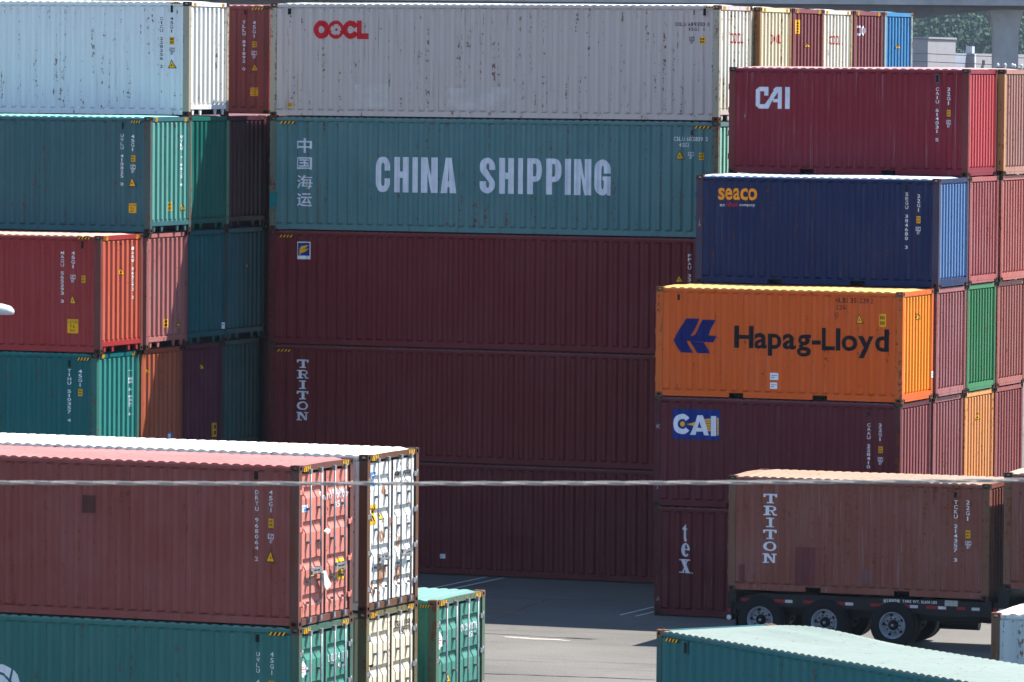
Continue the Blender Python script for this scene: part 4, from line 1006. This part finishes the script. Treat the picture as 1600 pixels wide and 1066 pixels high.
def warehouse():
    # its right-hand walls face the sun, its left-hand ones the camera
    X,Y,_=BX((1445-800)*690/8889.,690); r=empty('warehouse',(X,Y,0),0); tag(r,'grey windowless industrial building behind the viaduct pier','building')
    GW=plain('grey_cladding',(150,146,148),.8,0,.08,.6); WH=plain('white_roof_unit',(190,194,200),.7)
    ob('wall',MB().box(-30,0,0,11.2,0,16.6).mesh('wall'),(GW,),r)
    ob('roof_trim',MB().box(-30.1,.12,-.12,11.3,16.605,16.9).mesh('roof_trim'),(GW,),r)
    ob('wall',MB().box(-30,-.6,11.3,17.6,0,15.0).mesh('wall'),(plain('blue_grey_cladding',(150,154,168),.8,0,.08,.6),),r)
    ob('roof_unit',MB().box(-6,-2.2,12,16,15.01,15.9).mesh('roof_unit'),(WH,),r)
    ob('wall',MB().box(-30,.4,17.7,60,0,15.0).mesh('wall'),(GW,),r)
    ob('roof_unit',MB().box(-1.4,-.6,20,21,15.01,15.9).mesh('roof_unit'),(WH,),r)
    for y,z in((21.5,13.9),(21.0,13.2)): ob('window',MB().box(.405,.46,y-.5,y+.5,z-.3,z+.3).mesh('window'),(BLACK,),r)
    ob('downpipe',MB().tube([(.55,17.5,0),(.55,17.5,14.9)],.12,8).mesh('downpipe'),(WH,),r)
warehouse()
def shed():
    r=empty('industrial_shed',BX(0,640),HD); tag(r,'low white-roofed industrial shed far behind the light grey container','building'); s=640/8889.; X=lambda px:(px-800)*s
    G_=plain('pale_blue_cladding',(150,160,172),.8,0,.1,.3)
    ob('wall',MB().box(X(640),X(975),0,30,0,19.2).mesh('wall'),(G_,),r); ob('roof',MB().box(X(742),X(812),-.6,24,19.21,20.05).mesh('roof'),(plain('white_roof_unit',(190,194,200)),),r)
    ob('wall',MB().box(X(690),X(745),-3,-.02,0,20.4).mesh('wall'),(plain('dark_vent_cladding',(52,58,72),.8),),r)
shed()
WR=plain('dark_wire',(52,58,66),.6)
for px0,y0,y1,lab in((0,55.5,60.5,'uppermost dark wire crossing in front of the grey building'),(1,78.5,84.5,'middle dark wire crossing in front of the grey building'),(2,91,97,'lowest dark wire crossing in front of the grey building'),(3,20.5,23.5,'thin dark wire just under the viaduct girder')):
    D=620.; s=D/8889.; f=lambda px,py:BX((px-800)*s,D,12.904+(104.5-py)*s)
    sl=(y1-y0)/170.
    tag(ob('utility_wire',MB().tube([f(1330+40*k,y0+sl*(40*k-98)+.0000) for k in range(12)],.045,6).mesh('utility_wire'),(WR,)),lab,'wire','utility wires before the grey building')
def util_pole(px,top,lab):
    D=470.; s=D/8889.; x,y,_=BX((px-800)*s,D); r=empty('utility_pole',(x,y,0),HD); tag(r,lab,'utility pole','utility poles behind the crimson container')
    z=12.904+(104.5-top)*s; W_=plain('grey_pole_wood',(126,124,122),.8)
    ob('pole',MB().tube([(0,0,0),(0,0,z-.2)],[.16,.11],10).mesh('pole'),(W_,),r); ob('crossarm',MB().box(-.75,.75,-.06,.06,z-.5,z-.38).mesh('crossarm'),(W_,),r)
    for k in(-.6,0,.6): ob('insulator',MB().tube([(k,0,z-.38),(k,0,z-.2),(k,0,z-.05)],[.05,.13,.05],8).mesh('insulator'),(plain('white_porcelain',(226,230,232),.25),),r)
util_pole(1566,92,'utility pole top with white insulators in front of the viaduct pier')
util_pole(1592,93,'utility pole top with white insulators right of the viaduct pier')
# hillside
def hz(x,y):
    t=max(0,min(1,(y-1250)/1500)); h=6+t*150+14*noise.noise((x*.004,y*.004,3))+26*t*noise.noise((x*.0016+5,y*.0016,1))
    return max(0,h) if y>1200 else -2
def hill():
    n,m=70,50; x0,x1,y0,y1=-700,700,1200,3300; rows=[]
    for j in range(m+1):
        rows.append([BX(x0+(x1-x0)*i/n,y0+(y1-y0)*j/m,hz(x0+(x1-x0)*i/n,y0+(y1-y0)*j/m)) for i in range(n+1)])
    o=ob('hillside',sheet(rows).mesh('hillside',False),(plain('hill_grass',(74,92,52),.95,0,.35,.02),)); o['kind']='structure'
    rn=random.Random(21); mb=MB(); m2=0
    for k in range(1900):
        y=rn.uniform(1260,2300); near=k<1000; x=(rn.uniform(.055,.105) if near else rn.uniform(-.115,.06))*y; z=hz(x,y)
        if z>(75 if near else 55): continue
        r=rn.uniform(3.0,6.5); hgt=rn.uniform(6,13); col=rn.choice((0,0,0,1,1,2,3))
        for q in range(170 if near else 36):
            a,b=rn.uniform(0,2*pi),rn.uniform(-.35,1); rad=r*(1-.4*max(0,b)**2)*rn.uniform(.6,1)
            cx,cy,cz=x+rad*cos(a),y+rad*sin(a),z+hgt*.55+b*hgt*.5
            s=rn.uniform(.28,.62)*(1 if near else 2.4); t=rn.uniform(0,pi); e=rn.uniform(-.9,.9)
            ux,uy=cos(t)*s,sin(t)*s; vx,vy,vz=-sin(t)*sin(e)*s,cos(t)*sin(e)*s,cos(e)*s
            P=[BX(cx+i*ux+j*vx,cy+i*uy+j*vy,cz+j*vz) for i,j in((-1,-.6),(.2,-1),(1,-.2),(.5,1),(-.7,.7))]
            mb.add(P,[(0,1,2,3,4)],col)
    w=ob('hillside_woods',mb.mesh('hillside_woods',False),tuple(plain('foliage_'+n_,c,.9,0,.3,.05) for n_,c in(('deep',(58,82,60)),('mid',(74,100,70)),('light',(94,118,80)),('olive',(88,102,72)))))  # leaf greens lightened: part of the distant haze put into the colour
    w['kind']='stuff'; tag(w,'dense mixed green woods covering the far hillside','woods')
hill()
def house(px,py,w,h,D,lab,n):
    s=D/8889.; x=(px-800)*s; z=12.904+(104.5-py)*s; r=empty('hill_house',BX(x,D,z-h/2),HD); tag(r,lab,'house','white houses on the far hill')
    ob('wall',MB().box(-w/2,w/2,0,12,-12,h*.75).mesh('wall'),(plain('white_house_wall',(226,226,222),.7),),r)
    ob('roof',MB().prism([(-.8,h*.75+.01),(12.8,h*.75+.01),(6,h*1.3)],'x',-w/2-.5,w/2+.5).mesh('roof'),(plain('pale_house_roof',(204,202,198),.8),),r)
    for k in range(n): ob('window',MB().box(-w/2+(k+.3)*w/n,-w/2+(k+.7)*w/n,-.08,-.01,h*.15,h*.5).mesh('window'),(plain('dark_window',(60,70,84),.2),),r)
house(1508,54.5,8,2.2,1500,'long white house on the far wooded hill, left of the viaduct pier',4)
house(1519,55,4,1.6,1510,'small white house beside the long one on the far hill',2)
house(1437,31,1.6,1.8,1620,'small white house high on the hill beside the blue container end',1)
house(1601,54,3,2.5,1500,'white house on the hill right of the viaduct pier',2)
# air between the camera and the hill
hb=MB()
hb.box(-760,760,-40,3400,-3,230); hm=hb.mesh('haze')
for v in hm.vertices: v.co=Vector(BX(v.co.x,v.co.y,v.co.z))
hzm,nt,N,L=newmat('haze_air'); pv=nd(nt,'ShaderNodeVolumePrincipled'); pv.inputs['Color'].default_value=(.62,.78,1,1); pv.inputs['Density'].default_value=HAZE; pv.inputs['Anisotropy'].default_value=.2
L(pv.outputs[0],nd(nt,'ShaderNodeOutputMaterial').inputs['Volume'])
if HAZE>0:
    o=ob('haze',hm,(hzm,)); o['kind']='stuff'; tag(o,'pale blue summer haze over the yard and hill','haze')

# ---------------------------------------------------------------- camera and light
cam=D_.cameras.new('camera'); cam.lens=200; cam.sensor_width=36; cam.clip_start=1; cam.clip_end=9000
co=D_.objects.new('camera',cam); COL.objects.link(co); SC.camera=co
d=Vector((-0.37135983,0.92723673,-0.04820708)); xr=Vector((0.92812686,0.37216431,0.00861674)); yu=Vector((-0.02593071,0.04154237,0.9988002))
co.matrix_world=Matrix(((xr.x,yu.x,-d.x,47.79528),(xr.y,yu.y,-d.y,-132.99337),(xr.z,yu.z,-d.z,12.90367),(0,0,0,1)))
cam.dof.use_dof=True; cam.dof.focus_distance=138; cam.dof.aperture_fstop=11
S=Vector((.435,.475,1)).normalized(); el=math.asin(S.z); az=math.atan2(S.x,S.y)
sun=D_.lights.new('sun','SUN'); sun.energy=SUN; sun.angle=radians(.53); sun.color=(1,.955,.88)
so=D_.objects.new('sun',sun); COL.objects.link(so); so.location=(40,40,120); so.rotation_euler=S.to_track_quat('Z','Y').to_euler()
w=D_.worlds.new('World'); SC.world=w; w.use_nodes=True; nt=w.node_tree; nt.nodes.clear()
sky=nd(nt,'ShaderNodeTexSky',sky_type='NISHITA',sun_disc=False,sun_elevation=el,sun_rotation=az,air_density=1.0,dust_density=.2,ozone_density=3.5)
bg=nd(nt,'ShaderNodeBackground'); bg.inputs[1].default_value=SKY; nt.links.new(sky.outputs[0],bg.inputs[0]); nt.links.new(bg.outputs[0],nd(nt,'ShaderNodeOutputWorld').inputs[0])
SC.view_settings.view_transform='Standard'; SC.view_settings.look='None'; SC.view_settings.exposure=EXPO; SC.view_settings.gamma=1
SC.cycles.max_bounces=6; SC.cycles.diffuse_bounces=2; SC.cycles.transparent_max_bounces=8
try: SC.cycles.volume_bounces=0; SC.cycles.use_denoising=True
except Exception: pass
